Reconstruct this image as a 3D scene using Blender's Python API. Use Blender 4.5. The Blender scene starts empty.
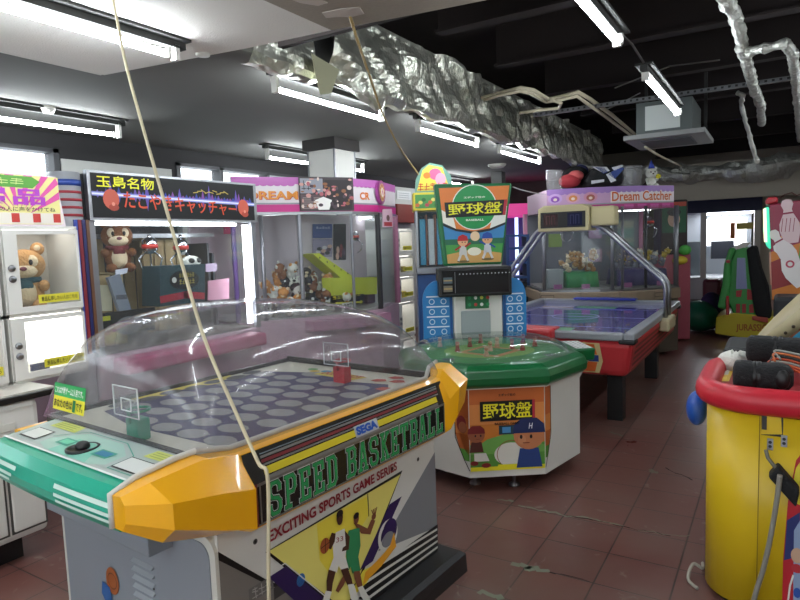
import bpy, math, random
from mathutils import Vector, Matrix, noise
from math import sin, cos, pi, radians
random.seed(7)
scene = bpy.context.scene
C = scene.collection

# ---------------------------------------------------------------- materials
def lin(c):
    return c/12.92 if c <= .04045 else ((c+.055)/1.055)**2.4
def col(h):
    h = h.lstrip('#')
    return tuple(lin(int(h[i:i+2], 16)/255) for i in (0, 2, 4)) + (1,)
MATS = {}
def mat(name, c='#808080', rough=.5, metal=0, emit=None, es=0, coat=0, bump=0, bscale=40, vary=0, vscale=5, spec=.5):
    if name in MATS: return MATS[name]
    m = bpy.data.materials.new(name); m.use_nodes = True
    nt = m.node_tree; b = nt.nodes['Principled BSDF']
    b.inputs['Base Color'].default_value = col(c)
    b.inputs['Roughness'].default_value = rough
    b.inputs['Metallic'].default_value = metal
    b.inputs['Coat Weight'].default_value = coat
    b.inputs['Specular IOR Level'].default_value = spec
    if emit:
        b.inputs['Emission Color'].default_value = col(emit); b.inputs['Emission Strength'].default_value = es
    if vary or bump:
        tc = nt.nodes.new('ShaderNodeTexCoord')
        nz = nt.nodes.new('ShaderNodeTexNoise'); nz.inputs['Scale'].default_value = vscale; nz.inputs['Detail'].default_value = 5
        nt.links.new(tc.outputs['Object'], nz.inputs['Vector'])
    if vary:
        mx = nt.nodes.new('ShaderNodeMix'); mx.data_type = 'RGBA'
        base = Vector(col(c)[:3])
        mx.inputs['A'].default_value = tuple(base*(1-vary)) + (1,)
        mx.inputs['B'].default_value = tuple(min(1, v) for v in base*(1+vary)) + (1,)
        nt.links.new(nz.outputs['Fac'], mx.inputs['Factor']); nt.links.new(mx.outputs['Result'], b.inputs['Base Color'])
    if bump:
        n2 = nt.nodes.new('ShaderNodeTexNoise'); n2.inputs['Scale'].default_value = bscale; n2.inputs['Detail'].default_value = 4
        nt.links.new(tc.outputs['Object'], n2.inputs['Vector'])
        bp = nt.nodes.new('ShaderNodeBump'); bp.inputs['Strength'].default_value = bump; bp.inputs['Distance'].default_value = .02
        nt.links.new(n2.outputs['Fac'], bp.inputs['Height']); nt.links.new(bp.outputs['Normal'], b.inputs['Normal'])
    MATS[name] = m
    return m
def H(h, rough=.5, metal=0):          # plain colour material by hex
    return mat('paint_%s_%d_%d' % (h.lstrip('#'), int(rough*100), int(metal*100)), h, rough, metal)
def glass(name, tint=(1, 1, 1), haze=0.0, hazecol=(.6, .6, .6), rough=.05, refl=1.0, streak=0):
    if name in MATS: return MATS[name]
    m = bpy.data.materials.new(name); m.use_nodes = True; nt = m.node_tree
    for n in list(nt.nodes): nt.nodes.remove(n)
    out = nt.nodes.new('ShaderNodeOutputMaterial')
    tr = nt.nodes.new('ShaderNodeBsdfTransparent'); tr.inputs[0].default_value = tint + (1,)
    gl = nt.nodes.new('ShaderNodeBsdfGlossy'); gl.inputs['Roughness'].default_value = rough
    df = nt.nodes.new('ShaderNodeBsdfDiffuse'); df.inputs[0].default_value = hazecol + (1,)
    fr = nt.nodes.new('ShaderNodeFresnel'); fr.inputs['IOR'].default_value = 1.4*refl
    m1 = nt.nodes.new('ShaderNodeMixShader'); m2 = nt.nodes.new('ShaderNodeMixShader')
    m1.inputs[0].default_value = haze
    if streak:
        tc = nt.nodes.new('ShaderNodeTexCoord'); nz = nt.nodes.new('ShaderNodeTexNoise')
        nz.inputs['Scale'].default_value = 4; nz.inputs['Detail'].default_value = 6; nz.inputs['Distortion'].default_value = 1.5
        nt.links.new(tc.outputs['Object'], nz.inputs['Vector'])
        mr = nt.nodes.new('ShaderNodeMapRange'); mr.inputs['From Min'].default_value = .35; mr.inputs['From Max'].default_value = .75
        mr.inputs['To Min'].default_value = haze*.5; mr.inputs['To Max'].default_value = haze + streak
        nt.links.new(nz.outputs['Fac'], mr.inputs['Value']); nt.links.new(mr.outputs['Result'], m1.inputs[0])
        bp = nt.nodes.new('ShaderNodeBump'); bp.inputs['Strength'].default_value = .12; bp.inputs['Distance'].default_value = .02
        nt.links.new(nz.outputs['Fac'], bp.inputs['Height']); nt.links.new(bp.outputs['Normal'], gl.inputs['Normal'])
    nt.links.new(tr.outputs[0], m1.inputs[1]); nt.links.new(df.outputs[0], m1.inputs[2])
    ge = nt.nodes.new('ShaderNodeNewGeometry'); mi = nt.nodes.new('ShaderNodeMix'); mi.inputs['A'].default_value = 1.4*refl; mi.inputs['B'].default_value = 1/(1.4*refl)
    nt.links.new(ge.outputs['Backfacing'], mi.inputs['Factor']); nt.links.new(mi.outputs['Result'], fr.inputs['IOR'])
    mu = nt.nodes.new('ShaderNodeMath'); mu.operation = 'MULTIPLY'; mu.inputs[1].default_value = .9
    nt.links.new(fr.outputs[0], mu.inputs[0]); nt.links.new(mu.outputs[0], m2.inputs[0]); nt.links.new(m1.outputs[0], m2.inputs[1]); nt.links.new(gl.outputs[0], m2.inputs[2])
    nt.links.new(m2.outputs[0], out.inputs[0])
    MATS[name] = m
    return m

WHITE = mat('white_laminate', '#d9d8d2', .35, vary=.05)
OFFW = mat('off_white_plastic', '#cfcdc4', .4)
GREYP = mat('grey_steel_panel', '#8a8f96', .42, vary=.04)
YEL = mat('yellow_plastic', '#f2ae12', .28, coat=.3, vary=.04, vscale=3)
GRN = mat('teal_green_plastic', '#12a083', .3, coat=.3)
DGRN = mat('dark_green_plastic', '#0f6034', .28, coat=.3)
RED = mat('red_vinyl', '#c42334', .38, vary=.06)
BLACK = mat('black_plastic', '#131314', .4)
SOFTB = mat('black_cloth', '#17181a', .85, bump=.4, bscale=60)
CHROME = mat('chrome_metal', '#c9cbd0', .18, 1)
STEEL = mat('brushed_steel', '#9a9ca0', .32, 1)
FOIL = mat('crinkled_foil', '#cfd1c5', .33, .85, bump=1, bscale=16)
CEILG = mat('grey_ceiling_board', '#62625e', .9, vary=.06, vscale=2)
CEILW = mat('white_ceiling_tile', '#dedcd7', .9, bump=.2, bscale=120)
CEILB = mat('beige_ceiling_tile', '#948c80', .9, vary=.12, vscale=60)
DARKV = mat('rust_black_steel', '#1d1413', .8, vary=.2, vscale=2)
TUBE = mat('lit_fluorescent_tube', '#ffffff', .4, emit='#f3faff', es=52)
GLASS = glass('clear_glass', (.93, .95, .95), .03)
DOME = glass('clear_plastic_dome', (.82, .82, .835), .12, (.56, .55, .57), .10, 1.06, .14)
CLEARP = glass('clear_plastic_sheet', (.92, .93, .94), .12, (.8, .8, .8), .1)

# ---------------------------------------------------------------- mesh builder
class MB:
    def __init__(s): s.v = []; s.f = []; s.m = []; s.sm = []; s.M = Matrix()
    def V(s, p): s.v.append(s.M @ Vector(p)); return len(s.v)-1
    def F(s, idx, m, smooth=False): s.f.append(tuple(idx)); s.m.append(m); s.sm.append(smooth)
    def at(s, loc=(0, 0, 0), rz=0, rx=0, ry=0):
        s.M = Matrix.Translation(loc) @ Matrix.Rotation(rz, 4, 'Z') @ Matrix.Rotation(ry, 4, 'Y') @ Matrix.Rotation(rx, 4, 'X'); return s
    def poly(s, pts, m, smooth=False): s.F([s.V(p) for p in pts], m, smooth); return s
    def box(s, x0, x1, y0, y1, z0, z1, m):
        i = [s.V((x, y, z)) for z in (z0, z1) for y in (y0, y1) for x in (x0, x1)]
        for q in ((0, 2, 3, 1), (4, 5, 7, 6), (0, 1, 5, 4), (2, 6, 7, 3), (0, 4, 6, 2), (1, 3, 7, 5)): s.F([i[k] for k in q], m)
        return s
    def loft(s, rings, m, cap=True, closed=True, smooth=False, loop=False):
        ids = [[s.V(p) for p in r] for r in rings]; n = len(ids[0])
        K = len(ids) if loop else len(ids)-1
        for a in range(K):
            A = ids[a]; B = ids[(a+1) % len(ids)]
            for k in range(n if closed else n-1):
                k2 = (k+1) % n; s.F((A[k], A[k2], B[k2], B[k]), m[a] if isinstance(m, list) else m, smooth)
        if cap and not loop:
            mm = m[0] if isinstance(m, list) else m
            s.F(ids[0][::-1], mm); s.F(ids[-1], m[-1] if isinstance(m, list) else m)
        return s
    def prism(s, pts, z0, z1, m): return s.loft([[(x, y, z0) for x, y in pts], [(x, y, z1) for x, y in pts]], m)
    def extr(s, P, pts, d0, d1, m): return s.loft([[P(a, b, d0) for a, b in pts], [P(a, b, d1) for a, b in pts]], m)
    def tube(s, path, r, m, n=8, closed=False, cap=True):
        path = [Vector(p) for p in path]; rings = []; up = None
        for i, p in enumerate(path):
            if closed: t = path[(i+1) % len(path)]-path[i-1]
            else: t = path[min(i+1, len(path)-1)]-path[max(i-1, 0)]
            t.normalize()
            if up is None: up = Vector((0, 0, 1)) if abs(t.z) < .9 else Vector((1, 0, 0))
            u = t.cross(up); u.normalize(); w = u.cross(t); w.normalize(); up = w
            rr = r[i] if isinstance(r, (list, tuple)) else r
            rings.append([p+u*rr*cos(2*pi*k/n)+w*rr*sin(2*pi*k/n) for k in range(n)])
        return s.loft(rings, m, cap=cap, smooth=True, loop=closed)
    def lathe(s, prof, m, n=20, c=(0, 0, 0), axis='Z', smooth=True):
        rings = []
        for r, h in prof:
            ring = []
            for k in range(n):
                a = 2*pi*k/n; x, y, z = r*cos(a), r*sin(a), h
                if axis == 'X': x, y, z = z, x, y
                if axis == 'Y': x, y, z = x, z, y
                ring.append((c[0]+x, c[1]+y, c[2]+z))
            rings.append(ring)
        return s.loft(rings, m, smooth=smooth)
    def ell(s, c, r, m, nu=14, nv=9, e=1.0):
        if not isinstance(r, (tuple, list)): r = (r, r, r)
        rings = []
        for j in range(1, nv):
            ph = pi*j/nv
            rings.append([(c[0]+r[0]*sin(ph)**e*cos(2*pi*k/nu), c[1]+r[1]*sin(ph)**e*sin(2*pi*k/nu), c[2]-r[2]*cos(ph)) for k in range(nu)])
        ids = [[s.V(p) for p in rg] for rg in rings]
        b = s.V((c[0], c[1], c[2]-r[2])); t = s.V((c[0], c[1], c[2]+r[2]))
        for a in range(len(ids)-1):
            for k in range(nu): s.F((ids[a][k], ids[a][(k+1) % nu], ids[a+1][(k+1) % nu], ids[a+1][k]), m, True)
        for k in range(nu):
            s.F((b, ids[0][(k+1) % nu], ids[0][k]), m, True); s.F((t, ids[-1][k], ids[-1][(k+1) % nu]), m, True)
        return s
    # flat print on a surface: P maps (a, b, offset) to a point
    def art(s, P, pts, m, off=.002): return s.poly([P(a, b, off) for a, b in pts], m)
    def disc(s, P, c, r, m, off=.002, n=24, a0=0, a1=2*pi):
        if not isinstance(r, (tuple, list)): r = (r, r)
        k = n if abs(a1-a0-2*pi) < 1e-6 else n+1
        return s.art(P, [(c[0]+r[0]*cos(a0+(a1-a0)*i/n), c[1]+r[1]*sin(a0+(a1-a0)*i/n)) for i in range(k)], m, off)
    def ring2(s, P, c, r, w, m, off=.002, n=24):
        for i in range(n):
            a, b = 2*pi*i/n, 2*pi*(i+1)/n
            s.art(P, [(c[0]+q*cos(t), c[1]+q*sin(t)) for q, t in ((r, a), (r, b), (r-w, b), (r-w, a))], m, off)
    def rect(s, P, a0, a1, b0, b1, m, off=.002): return s.art(P, [(a0, b0), (a1, b0), (a1, b1), (a0, b1)], m, off)
    def stroke(s, P, pts, w, m, off=.002):
        for (a, b), (c, d) in zip(pts, pts[1:]):
            L = math.hypot(c-a, d-b) or 1e-9; ux, uy = (c-a)/L*w/2, (d-b)/L*w/2
            a_, b_, c_, d_ = a-ux*.7, b-uy*.7, c+ux*.7, d+uy*.7
            s.art(P, [(a_-uy, b_+ux), (c_-uy, d_+ux), (c_+uy, d_-ux), (a_+uy, b_-ux)], m, off)
    def scrib(s, P, a0, a1, b0, b1, n, m, off=.004):
        w = (a1-a0)/n; t = min(w, b1-b0)*.13
        for i in range(n):
            x = a0+i*w+w*.1; u = w*.8; h = b1-b0; k = (i*7+n) % 4
            for q in ([(x, b0+h*.15), (x+u, b0+h*.15)], [(x, b0+h*(.5+.08*k)), (x+u, b0+h*.55)], [(x+u*(.3+.12*k), b0), (x+u*.5, b1)], [(x+u*.1, b1-h*.1), (x+u*.9, b1-h*.12)])[: 3+k % 2]: s.stroke(P, q, t, m, off)
        return s
    def text(s, P, body, quad, m, off=.004, fat=0.0, shear=0):
        """quad = (a0, a1, b0, b1) or four corners bl br tr tl in plane coordinates"""
        vs, fs = glyphs(body, fat, shear)
        x0 = min(v[0] for v in vs); x1 = max(v[0] for v in vs); y0 = min(v[1] for v in vs); y1 = max(v[1] for v in vs)
        if not isinstance(quad[0], (tuple, list)):
            a0, a1, b0, b1 = quad; quad = ((a0, b0), (a1, b0), (a1, b1), (a0, b1))
        bl, br, tr, tl = [Vector(q) for q in quad]
        base = len(s.v)
        for x, y in vs:
            u = (x-x0)/(x1-x0); w = (y-y0)/(y1-y0) if y1 > y0 else 0
            q = bl*(1-u)*(1-w)+br*u*(1-w)+tr*u*w+tl*(1-u)*w
            s.V(P(q.x, q.y, off))
        for f in fs: s.F([base+i for i in f], m)
        return s
GC = {}
def glyphs(body, fat, shear):
    k = (body, fat, shear)
    if k not in GC:
        c = bpy.data.curves.new('lettering', 'FONT'); c.body = body; c.offset = fat; c.shear = shear; c.resolution_u = 3
        o = bpy.data.objects.new('lettering', c); C.objects.link(o)
        bpy.context.view_layer.update()
        me = bpy.data.meshes.new_from_object(o.evaluated_get(bpy.context.evaluated_depsgraph_get()))
        GC[k] = ([(v.co.x, v.co.y) for v in me.vertices], [tuple(p.vertices) for p in me.polygons])
        bpy.data.objects.remove(o); bpy.data.curves.remove(c); bpy.data.meshes.remove(me)
    return GC[k]
def PX(x0, fr=None, sgn=1):   # plane x = x0, (a, b) = (y, z), print faces +x
    def P(a, b, o=0):
        p = (x0+o*sgn, a, b); return fr(*p) if fr else p
    return P
def PY(y0, fr=None):          # plane y = y0, (a, b) = (x, z), print faces -y
    def P(a, b, o=0):
        p = (a, y0-o, b); return fr(*p) if fr else p
    return P
def PZ(z0, fr=None):
    def P(a, b, o=0):
        p = (a, b, z0+o); return fr(*p) if fr else p
    return P
def PG(o, u, v, fr=None):     # plane through o with in-plane axes u, v (unit)
    o, u, v = Vector(o), Vector(u).normalized(), Vector(v).normalized(); n = u.cross(v)
    def P(a, b, d=0):
        p = o+u*a+v*b+n*d; return fr(*p) if fr else tuple(p)
    return P
def frame(ox, oy, deg, oz=0):
    c, s_ = cos(radians(deg)), sin(radians(deg))
    def f(x, y, z=0): return (ox+x*c-y*s_, oy+x*s_+y*c, oz+z)
    f.M = Matrix.Translation((ox, oy, oz)) @ Matrix.Rotation(radians(deg), 4, 'Z')
    return f

def obj(name, mb, parent=None, root=None, bevel=0, seg=2, sub=0, label=None, soft=0):
    """link one mesh; its vertices were written in world coordinates"""
    me = bpy.data.meshes.new(name)
    inv = Matrix()
    base = parent
    loc = None
    if parent is not None: inv = WM(parent).inverted()
    elif root is not None: inv = Matrix.Translation(root).inverted(); loc = root
    me.from_pydata([tuple(inv @ v) for v in mb.v], [], mb.f)
    ms = []
    for m in mb.m:
        if m not in ms: ms.append(m)
    for m in ms: me.materials.append(m)
    for p, m, sm in zip(me.polygons, mb.m, mb.sm): p.material_index = ms.index(m); p.use_smooth = sm
    me.update()
    if soft:
        for p in me.polygons: p.use_smooth = True
        me.set_sharp_from_angle(angle=radians(soft))
    o = bpy.data.objects.new(name, me); C.objects.link(o)
    if parent is not None: o.parent = parent
    elif loc is not None: o.location = loc
    if bevel:
        b = o.modifiers.new('bevel', 'BEVEL'); b.width = bevel; b.segments = seg; b.limit_method = 'ANGLE'; b.angle_limit = radians(35)
    if sub:
        q = o.modifiers.new('sub', 'SUBSURF'); q.levels = q.render_levels = sub
    if label: o['label'] = label
    return o
def WM(o):
    M = Matrix.Translation(o.location) @ o.rotation_euler.to_matrix().to_4x4()
    return WM(o.parent) @ M if o.parent else M
def thing(name, label, cat, loc=(0, 0, 0), rz=0, group=None):
    o = bpy.data.objects.new(name, None); C.objects.link(o); o.empty_display_size = .05
    o.location = loc; o.rotation_euler = (0, 0, radians(rz)); return tag(o, label, cat, group)
def tag(o, label, cat, group=None, kind=None):
    o['label'] = label; o['category'] = cat
    if group: o['group'] = group
    if kind: o['kind'] = kind
    return o
def struct(name, mb, **k):
    o = obj(name, mb, **k); o['kind'] = 'structure'; return o
def dup(root, loc, rz=None, label=None, group=None):
    def cp(o, par):
        c = o.copy(); C.objects.link(c)
        if par is not None: c.parent = par
        for ch in list(o.children): cp(ch, c)
        return c
    r = cp(root, None); r.location = loc
    if rz is not None: r.rotation_euler = (0, 0, radians(rz))
    if label: r['label'] = label
    if group: r['group'] = group
    return r

# ---------------------------------------------------------------- the room
def floor_mat():
    m = bpy.data.materials.new('red_vinyl_floor_tiles'); m.use_nodes = True; nt = m.node_tree; b = nt.nodes['Principled BSDF']
    N = nt.nodes.new; L = nt.links.new
    tc = N('ShaderNodeTexCoord'); mp = N('ShaderNodeMapping'); mp.inputs['Location'].default_value = (.048, .02, 0)
    L(tc.outputs['Object'], mp.inputs['Vector'])
    br = N('ShaderNodeTexBrick'); br.offset = 0; br.inputs['Scale'].default_value = 1
    br.inputs['Brick Width'].default_value = .303; br.inputs['Row Height'].default_value = .288
    br.inputs['Mortar Size'].default_value = .0045; br.inputs['Mortar Smooth'].default_value = .3; br.inputs['Bias'].default_value = -.1
    br.inputs['Color1'].default_value = col('#754840'); br.inputs['Color2'].default_value = col('#68403b'); br.inputs['Mortar'].default_value = col('#241614')
    L(mp.outputs['Vector'], br.inputs['Vector'])
    nz = N('ShaderNodeTexNoise'); nz.inputs['Scale'].default_value = 1.6; nz.inputs['Detail'].default_value = 6
    L(tc.outputs['Object'], nz.inputs['Vector'])
    cr = N('ShaderNodeValToRGB'); cr.color_ramp.elements[0].position = .3; cr.color_ramp.elements[1].position = .75
    cr.color_ramp.elements[0].color = (0, 0, 0, 1); cr.color_ramp.elements[1].color = (1, 1, 1, 1)
    L(nz.outputs['Fac'], cr.inputs[0])
    mx = N('ShaderNodeMix'); mx.data_type = 'RGBA'; mx.inputs['B'].default_value = col('#73625a')
    ml = N('ShaderNodeMath'); ml.operation = 'MULTIPLY'; ml.inputs[1].default_value = .75
    L(cr.outputs[0], ml.inputs[0]); L(ml.outputs[0], mx.inputs['Factor']); L(br.outputs['Color'], mx.inputs['A'])
    # worn pale scuffs
    n3 = N('ShaderNodeTexNoise'); n3.inputs['Scale'].default_value = 9; n3.inputs['Detail'].default_value = 8; n3.inputs['Distortion'].default_value = 1
    L(tc.outputs['Object'], n3.inputs['Vector'])
    c3 = N('ShaderNodeValToRGB'); c3.color_ramp.elements[0].position = .64; c3.color_ramp.elements[1].position = .8
    L(n3.outputs['Fac'], c3.inputs[0])
    m3 = N('ShaderNodeMix'); m3.data_type = 'RGBA'; m3.inputs['B'].default_value = col('#8d8478')
    L(c3.outputs[0], m3.inputs['Factor']); L(mx.outputs['Result'], m3.inputs['A'])
    L(m3.outputs['Result'], b.inputs['Base Color'])
    rg = N('ShaderNodeMapRange'); rg.inputs['To Min'].default_value = .22; rg.inputs['To Max'].default_value = .4
    L(nz.outputs['Fac'], rg.inputs['Value']); L(rg.outputs['Result'], b.inputs['Roughness'])
    bp = N('ShaderNodeBump'); bp.inputs['Strength'].default_value = .3; bp.inputs['Distance'].default_value = .006
    n4 = N('ShaderNodeTexNoise'); n4.inputs['Scale'].default_value = 5; L(tc.outputs['Object'], n4.inputs['Vector'])
    ad = N('ShaderNodeMath'); ad.operation = 'SUBTRACT'; L(n4.outputs['Fac'], ad.inputs[0]); L(br.outputs['Fac'], ad.inputs[1])
    L(ad.outputs[0], bp.inputs['Height']); L(bp.outputs['Normal'], b.inputs['Normal'])
    return m
X0, X1, Y0, Y1 = -5.4, 4.2, -4.5, 15.6
fb = MB().box(X0-.2, X1+.2, Y0-.2, Y1+.2, -.1, 0, floor_mat()); FILL = mat('grey_green_filler', '#7d8472', .5); CRK = mat('dark_crack', '#241816', .7)
Pfl = PZ(0.0)
def crack(pts, w, m):
    out = []
    for (a, b_), (c_, d) in zip(pts, pts[1:]):
        for k in range(5): t = k/5; out.append((a+(c_-a)*t+random.uniform(-.012, .012), b_+(d-b_)*t+random.uniform(-.012, .012)))
    out.append(pts[-1])
    for k, (p, q) in enumerate(zip(out, out[1:])): fb.stroke(Pfl, [p, q], w*random.uniform(.5, 1.5), m, .0006+.00001*(k % 2))
crack([(-1.213, 3.177), (-1.088, 3.168), (-0.959, 3.165), (-0.8, 3.192), (-0.654, 3.176)], .012, FILL); crack([(-0.959, 3.165), (-0.769, 3.168), (-0.57, 3.17), (-0.429, 3.171)], .006, CRK); crack([(-0.57, 3.17), (-0.429, 3.171), (-0.345, 3.226)], .009, FILL)
crack([(-1.024, 2.567), (-0.936, 2.563), (-0.856, 2.577)], .03, FILL); crack([(-0.868, 2.57), (-0.669, 2.574)], .005, CRK); crack([(-1.338, 3.189), (-1.272, 3.208)], .02, FILL); crack([(-0.595, 4.114), (-0.417, 3.98)], .008, CRK); crack([(-0.667, 4.04), (-0.625, 4.004)], .022, FILL)
crack([(-1.057, 2.28), (-0.965, 2.279)], .03, FILL); crack([(-1.066, 4.717), (-0.966, 4.658)], .02, FILL)
struct('floor', fb)
# left wall with its high window band
WALLD = mat('dark_wall_panel', '#2b2a2b', .8); WALLB = mat('beige_wall', '#a8a193', .85, vary=.04); WALLW = mat('pale_wall_board', '#b9bab5', .8, vary=.03)
w = MB()
w.box(X0-.2, X0, Y0, Y1, 0, 1.78, WALLW)
w.box(X0-.2, X0, Y0, Y1, 2.42, 3.6, WALLD)
w.box(X0-.2, X0, 3.12, 4.36, 1.78, 2.42, WALLD)
w.box(X0-.2, X0, 6.75, Y1, 1.78, 2.42, WALLW)
w.box(X0-.2, X0, Y0, -3.0, 1.78, 2.42, WALLW)
w.box(X0, X0+.012, 3.14, 4.30, 2.0, 2.34, WALLW)
struct('wall_left', w)
fm = mat('dark_window_frame', '#3a3b3e', .5)
def window(name, y0, y1, mull):
    b = MB()
    for z in (1.78, 2.385): b.box(X0-.12, X0+.02, y0, y1, z, z+.035, fm)
    for y in [y0]+mull+[y1-.05]: b.box(X0-.12, X0+.02, y, y+.05, 1.78, 2.42, fm)
    f = struct(name, b)
    g = obj('window_pane', MB().box(X0-.08, X0-.07, y0, y1, 1.79, 2.41, glass('window_glass', (.9, .93, .95), .1, (.8, .8, .8))), f)
window('window_1', -3.0, 3.12, [-1.0, 1.0]); window('window_2', 4.36, 6.75, [4.95, 5.7])
FARD = mat('dark_far_wall', '#3b3836', .85)
struct('wall_back', MB().box(X0-.2, X1+.2, Y1, Y1+.2, 0, 3.6, WALLB))
wf = MB()
for q in ((X0-.2, -4.6, 0, 3.6), (3.4, X1+.2, 0, 3.6), (-4.6, 3.4, 0, .45), (-4.6, 3.4, 2.35, 3.6)): wf.box(q[0], q[1], Y0-.2, Y0, q[2], q[3], WALLW)
struct('wall_front', wf)
wf = MB()
for x in (-4.6, -2.6, -.6, 1.4, 3.35): wf.box(x, x+.05, Y0-.12, Y0-.06, .45, 2.35, mat('dark_window_frame', '#3a3b3e', .5))
for z in (.45, 2.31): wf.box(-4.6, 3.4, Y0-.12, Y0-.06, z, z+.04, mat('dark_window_frame', '#3a3b3e', .5))
w3 = struct('added_fill_window', wf); obj('window_pane', MB().box(-4.6, 3.4, Y0-.1, Y0-.09, .45, 2.35, glass('window_glass', (.9, .93, .95), .1, (.8, .8, .8))), w3)  # unseen glazing, added to throw daylight on machine fronts and floor
struct('wall_right', MB().box(X1, X1+.2, Y0, Y1, 0, 3.6, WALLB))
w = MB().box(X0, -3.3, 11.4, 11.55, 0, 3.6, FARD)
struct('wall_middle', w)
# ceilings: low boards on the left and at the near end, open steelwork on the right
c = MB(); c.box(X0, -2.47, 2.3, Y1, 2.56, 2.62, CEILG); c.box(X0, -3.27, Y0, 2.3, 2.56, 2.62, CEILG)
struct('ceiling', c)
edge = [(-3.27, Y0), (-1.8, Y0), (-1.8, 2.39), (-2.29, 2.34), (-3.26, 2.19)]
c = MB().prism(edge, 2.5, 2.54, CEILW)
c.prism([(-1.8, Y0), (X1, Y0), (X1, 2.5), (-1.04, 2.5), (-1.42, 2.45), (-1.8, 2.39)], 2.5, 2.54, CEILB)
c.box(-3.28, -3.262, Y0, 2.18, 2.5, 2.56, CEILW)
struct('ceiling_panel', c)
c = MB().box(X0, X1, 2.3, Y1, 3.45, 3.55, DARKV)
for i, y in enumerate((3.3, 4.35, 5.5, 6.9, 8.4, 10.2, 12.2, 14.2)):
    c.box(-2.25, X1, y-.06, y+.06, 3.08, 3.1, DARKV); c.box(-2.25, X1, y-.008, y+.008, 3.1, 3.45, DARKV)
c.box(-2.25, X1, 2.52, 2.56, 2.54, 3.45, DARKV)
struct('ceiling_steelwork', c)
# tape patch on the beige board
Pc = PZ(2.4995)
def mark(name, pts, m, label, cat='tape'):
    b = MB(); b.loft([[(x, y, 2.4975) for x, y in pts], [(x, y, 2.4998) for x, y in pts]], m)
    tag(obj(name, b), label, cat)
mark('masking_tape', [(-1.695, 2.19), (-1.603, 2.203), (-1.559, 2.222), (-1.532, 2.242), (-1.557, 2.309), (-1.62, 2.306), (-1.669, 2.269), (-1.718, 2.247)], H('#b9b0a6', .7), 'ragged strip of pale tape on beige ceiling where the tan wire hangs')
mark('masking_tape', [(-1.703, 2.006), (-1.606, 2.079), (-1.606, 2.118), (-1.659, 2.119), (-1.698, 2.049)], H('#b9b0a6', .7), 'pale tape scrap at the top edge of the photo on beige ceiling')
# foil clad duct face
def foil_sheet(name, pts_fn, nu, nv, amp, label, seed, mt=FOIL, group=None, hole=None):
    b = MB(); ids = []
    for i in range(nu+1):
        row = []
        for j in range(nv+1):
            u, v = i/nu, j/nv
            p, n = pts_fn(u, v); p = Vector(p); n = Vector(n)
            q = p*7+Vector((seed, 0, 0))
            d = noise.turbulence(Vector((q.x*.4, q.y*.45+q.z*.35, q.z*.5)), 2, False)*amp*1.6 + abs(noise.noise(q*1.3))*amp*.5
            row.append(b.V(p+n*d))
        ids.append(row)
    for i in range(nu):
        for j in range(nv):
            if hole and hole(i/nu, j/nv): continue
            b.F((ids[i][j], ids[i+1][j], ids[i+1][j+1], ids[i][j+1]), mt)
    return b
def f1(u, v):
    y = 2.42+u*7.6
    wob = .03*noise.noise(Vector((y*3, 0, 0)))
    if v < .25: return (-2.44+.06*sin(v*4*pi/2), y, 2.5+wob+.0*v), (.3, 0, -1)
    t = (v-.25)/.75
    return (-2.37-.03*t, y, 2.5+wob+t*(.5+.06*noise.noise(Vector((y*2, 5, 0))))), (1, 0, 0)
def hole1(u, v):
    y = 2.42+u*7.6
    return 2.955 < y < 3.17 and v > .38
b = foil_sheet('duct', f1, 230, 22, .045, '', 1.0, hole=hole1)
b.box(-2.46, -2.43, 2.42, 10.0, 3.0, 3.03, FOIL)
b.box(-2.46, -2.45, 2.9, 3.25, 2.56, 3.0, BLACK)
duct = obj('foil_duct', b); tag(duct, 'long silver foil clad air duct with a torn black hole along the ceiling step', 'duct')
# paper scrap hanging from the hole
b = MB()
sc = [(2.871, 2.603), (3.134, 2.569), (3.043, 2.409), (2.936, 2.384), (2.898, 2.49)]
b.loft([[(-2.315, y, z) for y, z in sc], [(-2.312, y, z) for y, z in sc]], H('#a9a98c', .8))
tag(obj('paper_scrap', b), 'torn beige paper hanging from the hole in the foil duct', 'paper')
# ---------------------------------------------------------------- ceiling fittings
FIXG = mat('grey_light_housing', '#30312f', .8)
def lamp(x, y0, y1, z=2.42, top=2.5, tube='x', label='', group=None):
    t = thing('fluorescent_light', label, 'light', (x, (y0+y1)/2, z), group=group)
    b = MB().box(x-.05, x+.05, y0-.07, y1+.07, top-.012, top, FIXG).box(x-.02, x+.02, y0-.06, y1+.06, top-.045, top-.012, FIXG)
    obj('light_housing', b, t)
    for y in (y0-.01, y1+.01):
        obj('lamp_socket', MB().box(x-.02, x+.02, y-.012, y+.012, z-.022, top-.03, WHITE), t)
    obj('fluorescent_tube', MB().tube([(x, y0, z), (x, y1, z)], .0148, TUBE, 10), t)
    obj('starter', MB().lathe([(.012, z-.03), (.014, z-.005), (.012, z+.02)], WHITE, 10, (x+.03, y1-.05, 0)), t)
    return t
L1 = [(.82, 2.02), (2.84, 3.98), (4.55, 5.72), (6.3, 7.6)]
LL = ['long lit tube light hanging under the white tile panel, nearest at upper left', 'lit tube light below the torn foil duct hole',
      'lit tube light beside the duct, right of the one under the hole', 'smallest lit tube light, furthest along the duct row above the orange baseball sign']
for (a, b_), l in zip(L1, LL): lamp(-2.46 if a < 1 else -2.565, a, b_, z=2.42 if a < 1 else 2.435, label=l, top=2.5 if a < 1 else 2.555)
lamp(-4.5, 1.95, 3.1, 2.43, 2.555, label='lit tube light close to the left windows, cut by the left photo edge')
lamp(-4.5, 4.8, 6.5, 2.42, 2.555, label='lit tube light passing behind the square white column')
lamp(-4.5, 8.6, 9.8, 2.42, 2.555, label='lit tube light deep in the room above the lockers')
lamp(-.69, 2.2, 3.22, 2.44, 2.5, label='lit tube light at top edge under the open steelwork')
lamp(-.69, 4.0, 5.32, 2.43, 2.5, label='lit tube light with open end bracket just before the ceiling air unit')
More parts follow.
